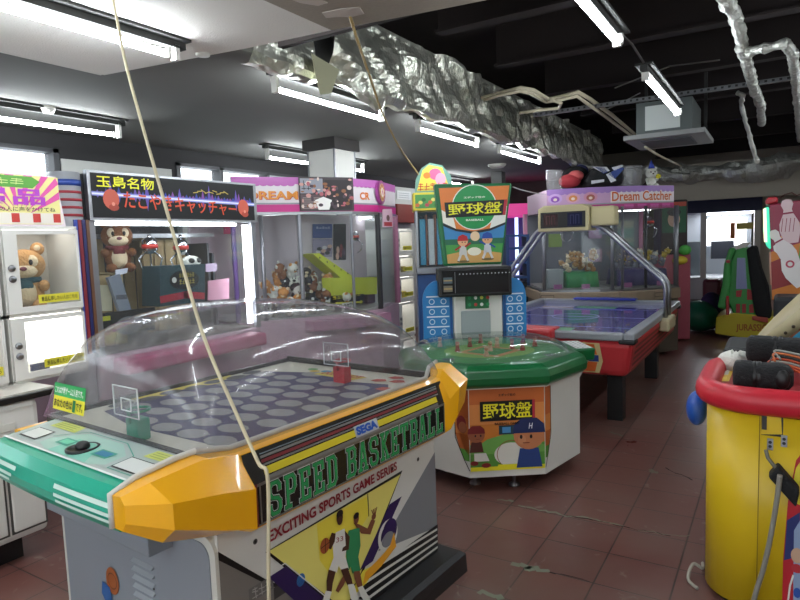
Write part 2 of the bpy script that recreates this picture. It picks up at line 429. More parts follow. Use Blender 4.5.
for x in (-.69, -2.46, 1.3):
    for y in (-2.6, -.6):
        lamp(x, y, y+1.2, 2.43, 2.5, label='lit tube light under the near ceiling behind the viewpoint', group='tube lights behind the viewpoint')
for y in (2.2, 4.0, 5.8, 7.6): lamp(1.08, y, y+1.2, 2.43, 2.5, label='unseen tube light in the row to the right, added for floor gloss', group='added tube lights in the right hand row')  # out of view row, added to give the right floor its gloss
# hangers for the right hand lights
tag(obj('conduit', MB().tube([(-.69, 3.29, 2.5), (-.69, 3.6, 2.52), (-.69, 3.93, 2.5)], .007, H('#3a3634', .6), 6)), 'thin dark conduit joining the two tube lights in the open steelwork', 'pipe')
# square column
b = MB().box(-4.09, -3.76, 4.95, 5.29, 0, 2.45, WHITE)
for (x, y) in ((-4.09, 4.95), (-3.76, 4.95), (-3.76, 5.29), (-4.09, 5.29)): b.box(x-.008, x+.008, y-.008, y+.008, 0, 2.45, STEEL)
t = thing('square_column', 'white panelled square column with dark cap behind the pink crane machine', 'column', (-3.92, 5.12, 0))
obj('shaft', b, t); obj('cap', MB().box(-4.13, -3.72, 4.91, 5.33, 2.45, 2.56, mat('dark_cap', '#33302f', .7)), t)
b = MB().box(-3.9, -3.72, 9.2, 9.36, 0, 2.555, mat('grey_post', '#6d6e6c', .6))
tag(obj('grey_post', b), 'plain grey square post behind the baseball machine monitor', 'post')
# detectors
def detector(x, y, r, h, label):
    tag(obj('smoke_detector', MB().lathe([(r, 0), (r, -h*.4), (r*.7, -h), (.001, -h)], OFFW, 18, (x, y, 2.5 if y < 2.2 and x > -3.2 else 2.56))), label, 'smoke detector')
detector(*[(-2.538, 2.267)][0], .05, .07, 'white round detector beside corner of the white ceiling panel')
detector(*[(-4.477, 2.542)][0], .05, .05, 'small detector on grey ceiling above the lit tube at left')
detector(*[(-3.426, 8.309)][0], .13, .05, 'wide round detector on the grey ceiling at the far end')
# air conditioner cassette
t = thing('ceiling_air_unit', 'grey ceiling cassette air conditioner hanging in the open steelwork', 'air conditioner', (-.92, 6.6, 2.4))
fl = [(-1.25, 6.51), (-1.02, 6.186), (-0.578, 6.459), (-0.569, 7.085)]
cx, cy = -.92, 6.6
b = MB().box(-1.27, -.57, 6.2, 7.05, 2.385, 2.43, mat('aircon_grille', '#8d8f8e', .5))
b.box(-1.14, -.70, 6.34, 6.9, 2.375, 2.386, H('#55585a', .6))
obj('grille_panel', b, t, bevel=.008)
b = MB().box(-1.16, -.68, 6.24, 6.98, 2.43, 2.72, mat('zinc_sheet', '#5a605f', .45, .5))
obj('casing', b, t)
b = MB().box(-1.08, -.78, 6.232, 6.24, 2.46, 2.68, mat('pale_cover', '#c3cac7', .4)); obj('side_cover', b, t)
for x in (-1.2, -.64): obj('bracket', MB().box(x-.015, x+.015, 6.98, 7.0, 2.5, 3.08, H('#2c2b2b', .6)), t)
# perforated strut rail and cream pipes in the steelwork
b = MB().box(-2.1, .6, 6.05, 6.09, 2.70, 2.735, mat('dull_steel', '#6d6e70', .5, .8))
for i in range(50): b.box(-2.08+i*.053, -2.06+i*.053, 6.045, 6.05, 2.708, 2.727, BLACK)
tag(obj('strut_rail', b), 'perforated steel strut rail crossing above the air unit', 'rail')
CREAM = mat('cream_pipe', '#b5ad95', .5)
def pipe(pts, r, label, m=CREAM, n=8, name='pipe', cat='pipe'):
    b = MB().tube(pts, r, m, n); o = obj(name, b); return tag(o, label, cat)
def P3(lst, z): return [(x, y, z) for x, y in lst]
pipe(P3([(-2.261, 5.17), (-2.062, 5.101), (-1.855, 5.052), (-1.798, 5.187), (-1.804, 5.608), (-1.692, 5.603), (-1.508, 5.519), (-1.495, 5.871), (-1.505, 6.796), (-1.568, 8.551)], 2.75), .018, 'cream insulated pipe bending along the duct top towards the air unit')
pipe(P3([(-2.188, 5.045), (-2.007, 4.963), (-1.823, 4.941), (-1.781, 5.063), (-1.784, 5.488), (-1.66, 5.494), (-1.496, 5.441), (-1.504, 5.833), (-1.523, 6.788), (-1.563, 8.457)], 2.70), .015, 'second cream pipe running just under the first')
pipe(P3([(-2.068, 5.596), (-1.876, 5.594), (-1.71, 5.628), (-1.633, 5.434), (-1.659, 5.264)], 2.66), .014, 'short cream pipe looping back below the two bends')
pipe(P3([(-1.145, 6.605), (-1.141, 7.498), (-1.091, 8.841)], 2.36), .012, 'short pale pipe stub slanting under the air unit')
FO2 = mat('foil_wrap', '#b5b7b0', .42, .6, bump=1, bscale=30)
def crinkle(pts, r, seed):
    out = []; rr = []
    pts = [Vector(p) for p in pts]
    for a, b_ in zip(pts, pts[1:]):
        k = max(2, int((b_-a).length/.02))
        for i in range(k):
            p = a.lerp(b_, i/k); n_ = noise.noise(p*14+Vector((seed, 0, 0)))
            out.append(p+Vector((.3*r*n_, .2*r*n_, .2*r*noise.noise(p*9)))); rr.append(r*(.92+.42*noise.noise(p*24)))
    out.append(pts[-1]); rr.append(r)
    return out, rr
def foilpipe(pts, r, label, seed=0):
    p, rr = crinkle(pts, r, seed); b = MB().tube(p, rr, FO2, 10)
    for i in range(len(b.sm)): b.sm[i] = (i*7) % 3 == 0
    if seed == 2:
        o = obj('pipe_branch', b, bpy.data.objects['foil_wrapped_pipe']); return o
    return tag(obj('foil_wrapped_pipe', b), label, 'pipe')
foilpipe(P3([(-0.267, 3.812), (-0.244, 4.149), (-0.226, 4.656), (-0.237, 5.037)], 2.75)+P3([(-0.218, 5.192), (-0.207, 6.031), (-0.166, 7.211), (-0.18, 8.373)], 2.72), .04, 'thick foil wrapped pipe snaking down from the top right', 1)
foilpipe(P3([(-0.202, 4.938), (-0.096, 4.886), (0.016, 4.844), (0.066, 5.208), (0.118, 6.519), (0.233, 10.176)], 2.7), .036, 'foil wrapped pipe branching off to the right edge', 2)
foilpipe([(x, y, z) for x, y, z in [(-.33, 6.4, 2.72), (-.29, 6.45, 2.7)]]+[[(-0.312, 2.648)][0] and ([(-0.312, 2.648)][0][0], 6.6, [(-0.312, 2.648)][0][1])]+[([(-0.183, 2.137)][0][0], 6.9, [(-0.183, 2.137)][0][1])], .022, 'thin foil wrapped pipe slanting down to the foil bundle', 3)
for pts, l in ((P3([(-1.357, 6.258), (-1.087, 6.019), (-0.802, 5.766), (-0.433, 5.843)], 2.9), 'thin dark cable slack between steel beams'), (P3([(-1.562, 6.739), (-1.3, 6.431), (-1.114, 6.17)], 2.8), 'short pale cable sagging above the pipes')):
    pipe(pts, .006, l, H('#5d5a57', .6), 6, 'cable', 'cable')
# foil bundle along the top of the far wall
def f2(u, v):
    x = -2.15+u*4.6; a = v*2*pi; r = .17+.05*noise.noise(Vector((x*2.5, 3, 0)))
    c_ = (x, 11.0-.1*sin(x*2), 2.47+.06*sin(x*1.7))
    return (c_[0], c_[1]+r*cos(a), c_[2]+r*.7*sin(a)), (0, cos(a), sin(a))
b = foil_sheet('bundle', f2, 150, 20, .09, '', 9.0, FO2)
tag(obj('foil_duct', b), 'lumpy silver foil duct lying along the top of the far beige wall', 'duct')
# big partition behind the games, under the foil bundle
struct('wall_partition', MB().box(-1.85, X1, 11.35, 11.45, 2.02, 2.62, WALLB))
# wires
def wire(pts, r, label, m, name='cord', cat='cord', n=8):
    pts = [Vector(p) for p in pts]; out = []
    for i in range(len(pts)-1):       # catmull-rom
        p0, p1, p2, p3 = pts[max(i-1, 0)], pts[i], pts[i+1], pts[min(i+2, len(pts)-1)]
        for k in range(8):
            t = k/8; out.append(.5*((2*p1)+(p2-p0)*t+(2*p0-5*p1+4*p2-p3)*t*t+(3*p1-p0-3*p2+p3)*t**3))
    out.append(pts[-1])
    return tag(obj(name, MB().tube(out, r, m, n)), label, cat)
CORD = mat('ivory_cord', '#cfc4a4', .55)
def onx(x, pts): return [(x, a, b_) for a, b_ in pts]
def ony(y, pts): return [(a, y, b_) for a, b_ in pts]
k0 = [(-2.254, 1.577)][0]; k1 = [(1.246, 0.846)][0]
P0 = Vector((k0[0], k0[1], 2.5)); P1 = Vector((-1.235, k1[0], k1[1]))
def between(t, px): return tuple(px)
wire([(-2.254, 1.577, 2.5), (-2.111, 1.508, 2.221), (-1.97, 1.454, 1.973), (-1.836, 1.406, 1.745), (-1.693, 1.355, 1.501), (-1.523, 1.297, 1.218), (-1.368, 1.266, 1.004), (-1.276, 1.25, 0.879), (-1.235, 1.244, 0.829), (-1.235, 1.221, 0.484), (-1.235, 1.221, 0.02)], .0058, 'long ivory cord hanging from the ceiling and tied past the corner of the yellow machine', CORD)
wire([(-1.624, 2.297, 2.5), (-1.739, 2.517, 2.467), (-1.948, 2.933, 2.406), (-2.184, 3.4, 2.339), (-2.51, 4.12, 2.249), (-2.818, 4.871, 2.173), (-3.081, 5.539, 2.114)], .007, 'tan wire from taped ceiling patch running down to the candy machine', mat('tan_wire', '#9a8350', .6))
wire([(-1.699, 4.423, 1.884), (-1.852, 5.029, 1.905), (-2.146, 6.206, 1.959), (-2.596, 8.019, 2.054)], .005, 'thin white wire strung from baseball sign to the boxes on the far crane machine', H('#c9c9c4', .5))
# ---------------------------------------------------------------- yellow basketball machine
fB = frame(-1.39, 1.18, -4.6)
def BB(): b = MB(); b.M = fB.M.copy(); return b
ORG = fB.M @ Vector((-.5, .6, 0))
bm_ = thing('basketball_game_machine', 'yellow and green tabletop basketball arcade machine under a clear dome, nearest the viewer', 'arcade machine', tuple(ORG), -4.6)
HW = -.5                                     # centre line in local x
b = BB().box(-.95, -.012, .012, 1.168, .1, .66, WHITE)
obj('pedestal', b, bm_)
b = BB(); BLK = H('#17171a', .35)
b.loft([[(x, y, z) for x, y in ((-1.0, .12), (.085, .12), (.11, .6), (.115, 1.24), (-1.0, 1.24))] for z in (.0,)]+[[(x, y, .085) for x, y in ((-1.0, .1), (.09, .1), (.112, .6), (.112, 1.235), (-1.0, 1.235))], [(x, y, .1) for x, y in ((-1.0, .11), (.07, .11), (.09, .6), (.09, 1.22), (-1.0, 1.22))]], BLK)
obj('plinth', b, bm_)
# --- printed side panel
Ps = PX(0.0)
b = BB(); b.box(-.012, 0, .0, 1.168, .1, .66, WHITE)
G1 = H('#7f8187', .45); PUR = H('#2c1a52', .4); LY = H('#ece078', .4); LY2 = H('#f0dc4a', .4); BK = H('#111113', .4); CRIM = H('#8e1f2c', .45); GB = H('#7c7670', .45)
E3 = [(0, .1)]
b.art(Ps, [(1.173, 0.558), (1.174, 0.207), (0.744, 0.283)], G1, .001)
b.art(Ps, [(.0, .60), (.02, .585), (.188, .412), (.52, .2), (.62, .1), (0, .1)], GB, .001)
b.art(Ps, [(.0, .612), (.0, .585), (.188, .412), (.52, .2), (.70, .1), (.72, .1), (.52, .212), (.19, .425)], BK, .0015)
tri = [(0.188, 0.53), (0.908, 0.544), (0.537, 0.146)]
b.art(Ps, [(tri[0][0]-.012, tri[0][1]+.002), (tri[1][0]+.016, tri[1][1]+.012), (tri[2][0], tri[2][1]-.03)], BK, .002)
b.art(Ps, tri, LY, .003)
b.art(Ps, [(0.409, 0.531), (0.685, 0.531), (0.692, 0.452), (0.466, 0.316), (0.415, 0.396)], LY2, .0035)
b.stroke(Ps, [(0.691, 0.537), (0.692, 0.449)], .004, BK, .004)
b.art(Ps, [(0.827, 0.446), (0.91, 0.449), (0.705, 0.26), (0.625, 0.26)], PUR, .004)
b.art(Ps, [(0.182, 0.446), (0.256, 0.448), (0.42, 0.256), (0.398, 0.234), (0.313, 0.279)], PUR, .004)
b.stroke(Ps, [(0.175, 0.459), (0.253, 0.46), (0.44, 0.246)], .004, WHITE, .0045)
# stripes at lower right
s0 = [(1.175, 0.221), (1.168, 0.1), (0.695, 0.112), (0.582, 0.222)]
b.art(Ps, s0, BK, .0042)
b.art(Ps, [s0[1], (1.168, .1), (.5, .1), (.46, .12), s0[2]], BK, .0042)
for k in range(4):
    t0, t1 = k*.31, k*.31+.11
    a = Vector((1.168, .205)).lerp(Vector((1.168, .106)), t0/1.1); a2 = Vector((1.168, .205)).lerp(Vector((1.168, .106)), t1/1.1)
    c_ = Vector((.60, .243)).lerp(Vector((.60, .115)), t0/1.1); c2 = Vector((.60, .243)).lerp(Vector((.60, .115)), t1/1.1)
    b.art(Ps, [tuple(a), tuple(a2), tuple(c2), tuple(c_)], WHITE, .0048)
# swoosh
b.ring2(Ps, [(0.806, 0.324)][0], .065, .018, WHITE, .005); b.disc(Ps, [(0.82, 0.339)][0], .048, PUR, .0052); b.disc(Ps, [(0.805, 0.307)][0], (.040, .03), G1, .0054)
b.art(Ps, [(0.846, 0.32), (0.856, 0.255), (0.753, 0.217), (0.639, 0.197), (0.654, 0.239), (0.756, 0.257), (0.816, 0.277)], H('#eda62a', .4), .006)
b.art(Ps, [(0.643, 0.252), (0.742, 0.239), (0.663, 0.194), (0.567, 0.177), (0.581, 0.21)], LY2, .0055)
# players (flat print)
SK1, SK2 = H('#4a2a1e', .5), H('#7d4a33', .5); UW, UG, HAIR = H('#e6e4dc', .5), H('#2f8a58', .5), H('#17110f', .6); BALL = H('#a2542c', .5)
for pts, m, o in (
    ([(0.498, 0.465), (0.546, 0.46), (0.552, 0.38), (0.538, 0.34), (0.481, 0.374), (0.479, 0.424)], UW, .008),
    ([(0.568, 0.443), (0.63, 0.429), (0.632, 0.357), (0.611, 0.307), (0.549, 0.335), (0.548, 0.394)], UG, .0075),
    ([(0.597, 0.462), (0.631, 0.441), (0.677, 0.406), (0.703, 0.432), (0.727, 0.418), (0.693, 0.375), (0.64, 0.401)], SK2, .007),
    ([(0.497, 0.461), (0.477, 0.473), (0.46, 0.451), (0.448, 0.43), (0.468, 0.414), (0.49, 0.434)], SK1, .0085),
    ([(0.546, 0.452), (0.572, 0.418), (0.563, 0.372), (0.525, 0.381), (0.531, 0.393), (0.548, 0.394)], SK1, .0085),
    ([(0.481, 0.378), (0.545, 0.349), (0.558, 0.3), (0.52, 0.31), (0.505, 0.336), (0.493, 0.315), (0.452, 0.342)], UW, .0082),
    ([(0.55, 0.343), (0.617, 0.316), (0.625, 0.26), (0.579, 0.27), (0.57, 0.302), (0.552, 0.287), (0.536, 0.31)], UG, .0078),
    ([(0.452, 0.346), (0.488, 0.321), (0.469, 0.285), (0.462, 0.258), (0.437, 0.274), (0.44, 0.31)], SK1, .0084),
    ([(0.515, 0.316), (0.553, 0.306), (0.572, 0.254), (0.576, 0.228), (0.548, 0.238), (0.529, 0.279)], SK1, .0084),
    ([(0.585, 0.275), (0.62, 0.263), (0.629, 0.219), (0.633, 0.192), (0.604, 0.203), (0.589, 0.246)], SK2, .0079),
    ([(0.541, 0.296), (0.563, 0.286), (0.527, 0.249), (0.498, 0.236), (0.483, 0.251), (0.506, 0.27)], SK2, .0076),
    ([(0.432, 0.277), (0.462, 0.258), (0.444, 0.225), (0.409, 0.24)], UW, .0086), ([(0.549, 0.242), (0.582, 0.229), (0.607, 0.157), (0.588, 0.143), (0.562, 0.18)], UW, .0086),
    ([(0.604, 0.203), (0.633, 0.196), (0.66, 0.146), (0.682, 0.106), (0.646, 0.117), (0.619, 0.163)], UW, .0081)):
    b.art(Ps, pts, m, o)
for c_, r, m, o in (([(0.522, 0.511)][0], (.017, .024), SK1, .009), ([(0.523, 0.524)][0], (.018, .016), HAIR, .0092), ([(0.522, 0.5)][0], (.0145, .016), SK1, .0094),
                    ([(0.613, 0.472)][0], (.015, .021), SK2, .009), ([(0.613, 0.483)][0], (.016, .012), HAIR, .0092), ([(0.716, 0.439)][0], (.014, .013), SK2, .009),
                    ([(0.438, 0.441)][0], (.024, .028), BALL, .0095)):
    b.disc(Ps, c_, r, m, o)
for dx in (-.010, -.003, .004, .011):
    c_ = [(0.72, 0.446)][0]; b.stroke(Ps, [(c_[0]+dx*.6, c_[1]), (c_[0]+dx*1.5, c_[1]+.022)], .005, SK2, .0092)
bc = [(0.438, 0.441)][0]
b.stroke(Ps, [(bc[0]-.022, bc[1]), (bc[0]+.022, bc[1]+.004)], .0025, HAIR, .0105); b.stroke(Ps, [(bc[0], bc[1]-.026), (bc[0]+.003, bc[1]+.026)], .0025, HAIR, .0105)
b.text(Ps, '33', [(0.495, 0.428), (0.533, 0.42), (0.534, 0.438), (0.496, 0.446)], H('#a03a30'), .0105)
# small label block lower left
b.rect(Ps, .10, .20, .40, .445, H('#6b6763'), .003); b.scrib(Ps, .11, .19, .405, .44, 3, H('#a5a19c'), .005)
b.rect(Ps, .20, .26, .36, .40, H('#3a3838'), .003); b.disc(Ps, (.32, .37), (.02, .022), H('#2f6fb4'), .004)
b.text(Ps, 'EXCITING SPORTS GAME SERIES', [(0.19, 0.558), (0.882, 0.572), (0.881, 0.609), (0.189, 0.597)], CRIM, .006, .03)
for q in ([(0.135, 0.586), (0.849, 0.587), (1.034, 0.569), (0.101, 0.344)]): b.disc(Ps, q, .009, H('#55524e', .3), .006); b.disc(Ps, q, .005, BK, .0065)
obj('side_panel', b, bm_)
# --- grey front panel with trim, vents and box
b = BB()
out = [(-.95, .1), (0, .1), (0, .60)]+[(-.05+.05*cos(a*pi/12), .60+.05*sin(a*pi/12)) for a in range(1, 6)]+[(-.05, .65), (-.9, .65)]+[(-.9-.05*sin(a*pi/12), .60+.05*cos(a*pi/12)) for a in range(1, 6)]+[(-.95, .60)]
inn = [(-.5+(x+.475)*(.90/.95)+.025, .1+(z-.1)*.962) for x, z in out]
Pf = PY(0.0)
b.loft([[(x, -.012, z) for x, z in out], [(x, .012, z) for x, z in out]], OFFW)
obj('panel_trim', b, bm_)
b = BB(); b.loft([[(x, -.016, z) for x, z in inn], [(x, .0, z) for x, z in inn]], GREYP)
Pv = PY(-.016)
for q in ((-.33, .40), (-.33, .60), (-.18, .62), (-.80, .52), (-.15, .3), (-.33, .30)): b.disc(Pv, q, .006, BK, .0015)
obj('front_panel', b, bm_)
b = BB().box(-.86, [(-0.203, 0.604)][0][0], -.10, -.016, [(-0.206, 0.578)][0][1], .70, GREYP); obj('coin_box', b, bm_, bevel=.004)
vx = [(-0.443, 0.454), (-0.322, 0.472)]
for k in range(7):
    z = vx[1][1]-k*.030; b = BB()
    b.loft([[(x, -.016, z-.006), (x, -.028, z-.004), (x, -.016, z+.005)] for x in (vx[0][0], vx[1][0])], H('#a4a8ad', .35, .3))
    obj('vent_louvre', b, bm_)
b = BB(); q = [(-0.591, 0.346)][0]
b.disc(Pv, q, (.042, .05), H('#a3592c', .5), .003); b.ring2(Pv, q, .03, .003, H('#4a2413'), .0035); b.art(Pv, [(q[0]-.07, q[1]-.02), (q[0]-.02, q[1]-.03), (q[0]-.01, q[1]-.075), (q[0]-.05, q[1]-.10), (q[0]-.08, q[1]-.07)], H('#2f5f9c'), .004)
b.art(Pv, [(q[0]-.05, q[1]-.09), (q[0], q[1]-.085), (q[0]+.02, q[1]-.13), (q[0]-.03, q[1]-.15), (q[0]-.08, q[1]-.13)], H('#d8cdb2'), .0035)
obj('basketball_sticker', b, bm_)
# --- yellow rails
def rail(sec, m=YEL):
    return sec
R = [(-.315, [(-.075, .865), (-.03, .868), (-.012, .85), (-.012, .80), (-.03, .775), (-.075, .775)]),
     (-.235, [(-.075, .882), (.0, .89), (.10, .855), (.10, .785), (.04, .735), (-.075, .73)]),
     (-.04, [(-.062, .902), (.005, .902), (.098, .823), (.096, .715), (.01, .675), (-.055, .67)]),
     (.078, [(-.032, .89), (.02, .886), (.094, .795), (.09, .672), (.0, .645), (-.025, .64)]),
     (.085, [(-.03, .888), (.02, .882), (.05, .79), (.05, .65), (0, .64), (-.02, .64)]),
     (1.17, [(-.03, .888), (.02, .882), (.05, .79), (.05, .65), (0, .64), (-.02, .64)]),
     (1.205, [(-.03, .895), (.02, .89), (.07, .80), (.07, .665), (0, .64), (-.02, .64)]),
     (1.24, [(-.055, .925), (.01, .925), (.10, .85), (.085, .72), (0, .66), (-.05, .66)]),
     (1.33, [(-.075, .93), (.0, .93), (.09, .87), (.07, .76), (0, .70), (-.05, .70)]),
     (1.37, [(-.075, .925), (-.03, .925), (.03, .875), (.02, .78), (-.02, .74), (-.05, .74)])]
for s_, nm in ((1, 'side_rail'), (-1, 'side_rail')):
    b = BB()
    rings = [[(x, y*(.84 if y < 0 else 1), z) if s_ > 0 else (-1.0-min(x, .02), max(y, -.12), min(z, .862)) for x, z in sec] for y, sec in R]
    b.loft(rings, YEL)
    ro = obj(nm, b, bm_, soft=24)
    b = BB()
    for q in (((.055, -.17, .872)), ((.06, .02, .835))) if s_ > 0 else (): b.ell(q, (.009, .009, .005), H('#6b4a10', .5), 8, 5)
# white edging lines of the rail
b = BB()
b.tube([(-.076, -.266, .775), (-.076, -.266, .865), (-.076, -.198, .888), (-.07, -.085, .905), (-.06, 0, .91), (-.035, .09, .893), (-.033, 1.17, .893), (-.06, 1.24, .93), (-.08, 1.33, .935)], .010, OFFW, 6)
obj('edging', b, bm_)
# --- SPEED BASKETBALL sign
b = BB(); CHR = mat('sign_silver', '#8e8d8a', .3, .6); SB = mat('sign_black', '#1f2021', .25, .0, coat=.3)
Pt = PX(.052)
b.box(.05, .054, .085, 1.195, .655, .79, SB)
b.rect(Pt, .085, 1.195, .779, .789, CHR, .003); b.rect(Pt, .085, 1.195, .656, .662, CHR, .003); b.rect(Pt, 1.172, 1.195, .66, .79, CHR, .0035)
for y, m, w_ in ((.093, CHR, .008), (.108, H('#7a2028'), .010), (.124, CHR, .006)): b.rect(Pt, y-w_/2, y+w_/2, .657, .79, m, .004)
# stripes on the sloping strip
n_ = Vector((.092, 0, .03)).normalized()
Pst = PG((.0525, 0, .788), (0, 1, 0), (-.03, 0, .092))
L_ = .097
b.rect(Pst, .085, 1.195, 0, L_, SB, .003)
for v0, v1, m in ((0, .012, CHR), (.016, .040, H('#d9c628', .35)), (.044, .050, CHR), (.054, .064, H('#7a2028')), (.068, .076, CHR), (.080, .084, H('#6e7a80'))):
    b.rect(Pst, .15, 1.13 if v1 < .05 else 1.15, v0, v1, m, .0045)
b.rect(Pst, .58, .715, .010, .052, H('#b7bcc0', .3), .006); 
b.text(Pst, 'SEGA', (.588, .708, .016, .047), H('#2158b8', .35), .0075, .06)
sign = obj('title_sign', b, bm_)
SL = {'S': [[(4, 4.4), (4, 5.2), (3.2, 6), (.8, 6), (0, 5.2), (0, 4), (.8, 3.2), (3.2, 2.8), (4, 2), (4, .8), (3.2, 0), (.8, 0), (0, .8), (0, 1.6)]],
      'P': [[(.8, 0), (.8, 6)], [(-.2, 0), (2, 0)], [(0, 6), (3.2, 6), (4, 5.2), (4, 3.6), (3.2, 2.8), (.8, 2.8)]],
      'E': [[(.8, 0), (.8, 6)], [(-.2, 0), (4, 0), (4, 1.4)], [(-.2, 6), (4, 6), (4, 4.6)], [(.8, 3), (2.9, 3)], [(2.9, 2.3), (2.9, 3.7)]],
      'D': [[(.8, 0), (.8, 6)], [(-.2, 6), (3, 6), (4, 5), (4, 1), (3, 0), (-.2, 0)]],
      'B': [[(.8, 0), (.8, 6)], [(-.2, 6), (3.2, 6), (4, 5.3), (4, 3.8), (3.3, 3.1), (.8, 3.1)], [(3.3, 3.1), (4, 2.4), (4, .7), (3.2, 0), (-.2, 0)]],
      'A': [[(.4, 0), (1.6, 6), (2.4, 6), (3.6, 0)], [(1, 2), (3, 2)], [(-.4, 0), (1.2, 0)], [(2.8, 0), (4.4, 0)]],
      'K': [[(.8, 0), (.8, 6)], [(-.2, 0), (1.7, 0)], [(-.2, 6), (1.7, 6)], [(3.9, 6), (1, 2.8)], [(1.8, 3.4), (3.9, 0)], [(3.1, 6), (4.5, 6)], [(3.1, 0), (4.5, 0)]],
      'T': [[(-.2, 4.6), (-.2, 6), (4.2, 6), (4.2, 4.6)], [(2, 6), (2, 0)], [(1.1, 0), (2.9, 0)]],
      'L': [[(.8, 0), (.8, 6)], [(-.2, 0), (4, 0), (4, 1.6)], [(-.2, 6), (1.8, 6)]]}
b = BB(); LG = H('#2fa45c', .35); LW = H('#dfe6df', .4)
y = .152; step = (1.165-.152)/16.0; sc = step*.80/5.0
for ch in 'SPEED BASKETBALL':
    if ch != ' ':
        for st in SL[ch]:
            pts = [(y+.3*sc+px*sc*.98+sc*.5, .674+pz*(.098/6)) for px, pz in st]
            b.stroke(Pt, pts, 1.9*sc, LW, .0045); b.stroke(Pt, pts, 1.5*sc, SB, .0055); b.stroke(Pt, pts, 1.12*sc, LG, .0065)
    y += step*(1.03 if ch != ' ' else .6)
obj('title_lettering', b, sign)
# --- green control panel and bumper
b = BB(); X_0, X_1 = -.93, -.078
KY = .84
prof = [(0.0, .882), (-.20, .866), (-.255, .858), (-.292, .835), (-.308, .80), (-.306, .775), (-.295, .755), (-.26, .742), (-.18, .735), (0, .70)]
prof = [(a*KY, z) for a, z in prof]
N_ = 12
rings = []
for i in range(N_+1):
    x = X_0+(X_1-X_0)*i/N_; bow = .012*(1-((i/N_)*2-1)**2)
    rings.append([(x, yy-(bow if yy < -.1 else 0), zz) for yy, zz in prof])
b.loft(rings, GRN)
bump_ = obj('green_bumper', b, bm_)
b = BB()
def PB(a, t, o=0):                              # a along x, t along the bumper profile (0 top edge .. 1)
    pr = prof[2:8]; k = min(int(t*4), 3); f_ = t*4-k
    yy = pr[k][0]*(1-f_)+pr[k+1][0]*f_; zz = pr[k][1]*(1-f_)+pr[k+1][1]*f_
    i = (a-X_0)/(X_1-X_0); bow = .012*(1-(i*2-1)**2)
    return (a, yy-bow-o, zz)
for k in range(3):
    t0 = .30+k*.17
    for a0, a1 in ((-.40+k*.008, -.10), (-.905, -.66-k*.02)):
        n = 6
        b = BB()
        for i in range(n):
            u0 = a0+(a1-a0)*i/n; u1 = a0+(a1-a0)*(i+1)/n
            b.poly([PB(u0, t0, .003), PB(u1, t0, .003), PB(u1, t0+.09, .003), PB(u0, t0+.09, .003)], H('#cfe5da', .4))
        obj('stripe_decal', b, bump_)
b = BB()
Pc = lambda x, y_, o=0: (x, y_*KY, .866+(y_+.2)*.08+o)
SIL = H('#b4bcb8', .35); TEALL = H('#7fc4b0', .4); TEALD = H('#3f9c86', .4)
b.art(Pc, [(-.92, -.222), (-.085, -.222), (-.085, -.004), (-.92, -.004)], SIL, .002)
b.art(Pc, [(-.87, -.205), (-.14, -.205), (-.10, -.19), (-.10, -.02), (-.90, -.02), (-.90, -.19)], H('#a9b7b2', .35), .003)
b.art(Pc, [(-.72, -.14), (-.62, -.05), (-.40, -.05), (-.30, -.11), (-.30, -.19), (-.36, -.215), (-.64, -.215), (-.72, -.19)], H('#9fc3b6', .35), .0035)
b.art(Pc, [(-.60, -.10), (-.46, -.10), (-.38, -.215), (-.62, -.215)], TEALL, .004)
for pts in ([(-.73, -.13), (-.63, -.04), (-.39, -.04), (-.27, -.10), (-.27, -.2)], [(-.27, -.2), (-.12, -.2), (-.12, -.03)]): b.stroke(Pc, pts, .004, TEALD, .0045)
b.stroke(Pc, [(-.92, -.226), (-.09, -.226)], .010, H('#dfe6e2', .4), .0045)
for x0, x1, m in ((-.66, -.58, TEALD), (-.43, -.34, H('#2d7fa3', .4))):
    b.art(Pc, [(x0, -.165), (x1, -.165), (x1+.005, -.115), (x0+.005, -.115)], TEALD, .005); b.art(Pc, [(x0+.012, -.155), (x1-.008, -.155), (x1-.005, -.125), (x0+.017, -.125)], H('#69c7a4', .4) if x0 < -.5 else m, .006)
for x0, x1 in ((-.88, -.76), (-.27, -.13)):
    b.art(Pc, [(x0, -.19), (x1, -.19), (x1, -.105), (x0, -.105)], BK, .005); b.art(Pc, [(x0+.006, -.184), (x1-.006, -.184), (x1-.006, -.111), (x0+.006, -.111)], H('#d4d7d2', .4), .006)
for x0, x1, y0_ in ((-.86, -.68, -.075), (-.24, -.11, -.085)):
    b.art(Pc, [(x0, y0_), (x1, y0_), (x1-.01, y0_+.055), (x0+.01, y0_+.055)], H('#c7cf6a', .45), .005)
    for k in range(3): b.stroke(Pc, [(x0+.02, y0_+.012+k*.014), (x1-.03, y0_+.012+k*.014)], .004, H('#93a04c', .5), .006)
obj('control_panel', b, bm_)
b = BB(); q = Vector(Pc(-.505, -.145))
b.lathe([(.052, q.z), (.052, q.z+.008), (.044, q.z+.009), (.040, q.z+.004), (.001, q.z+.004)], BLACK, 22, (q.x, q.y, 0)); b.ell((q.x, q.y, q.z+.012), (.026, .022, .016), BLACK)
obj('shoot_button', b, bm_, label='black round push button')
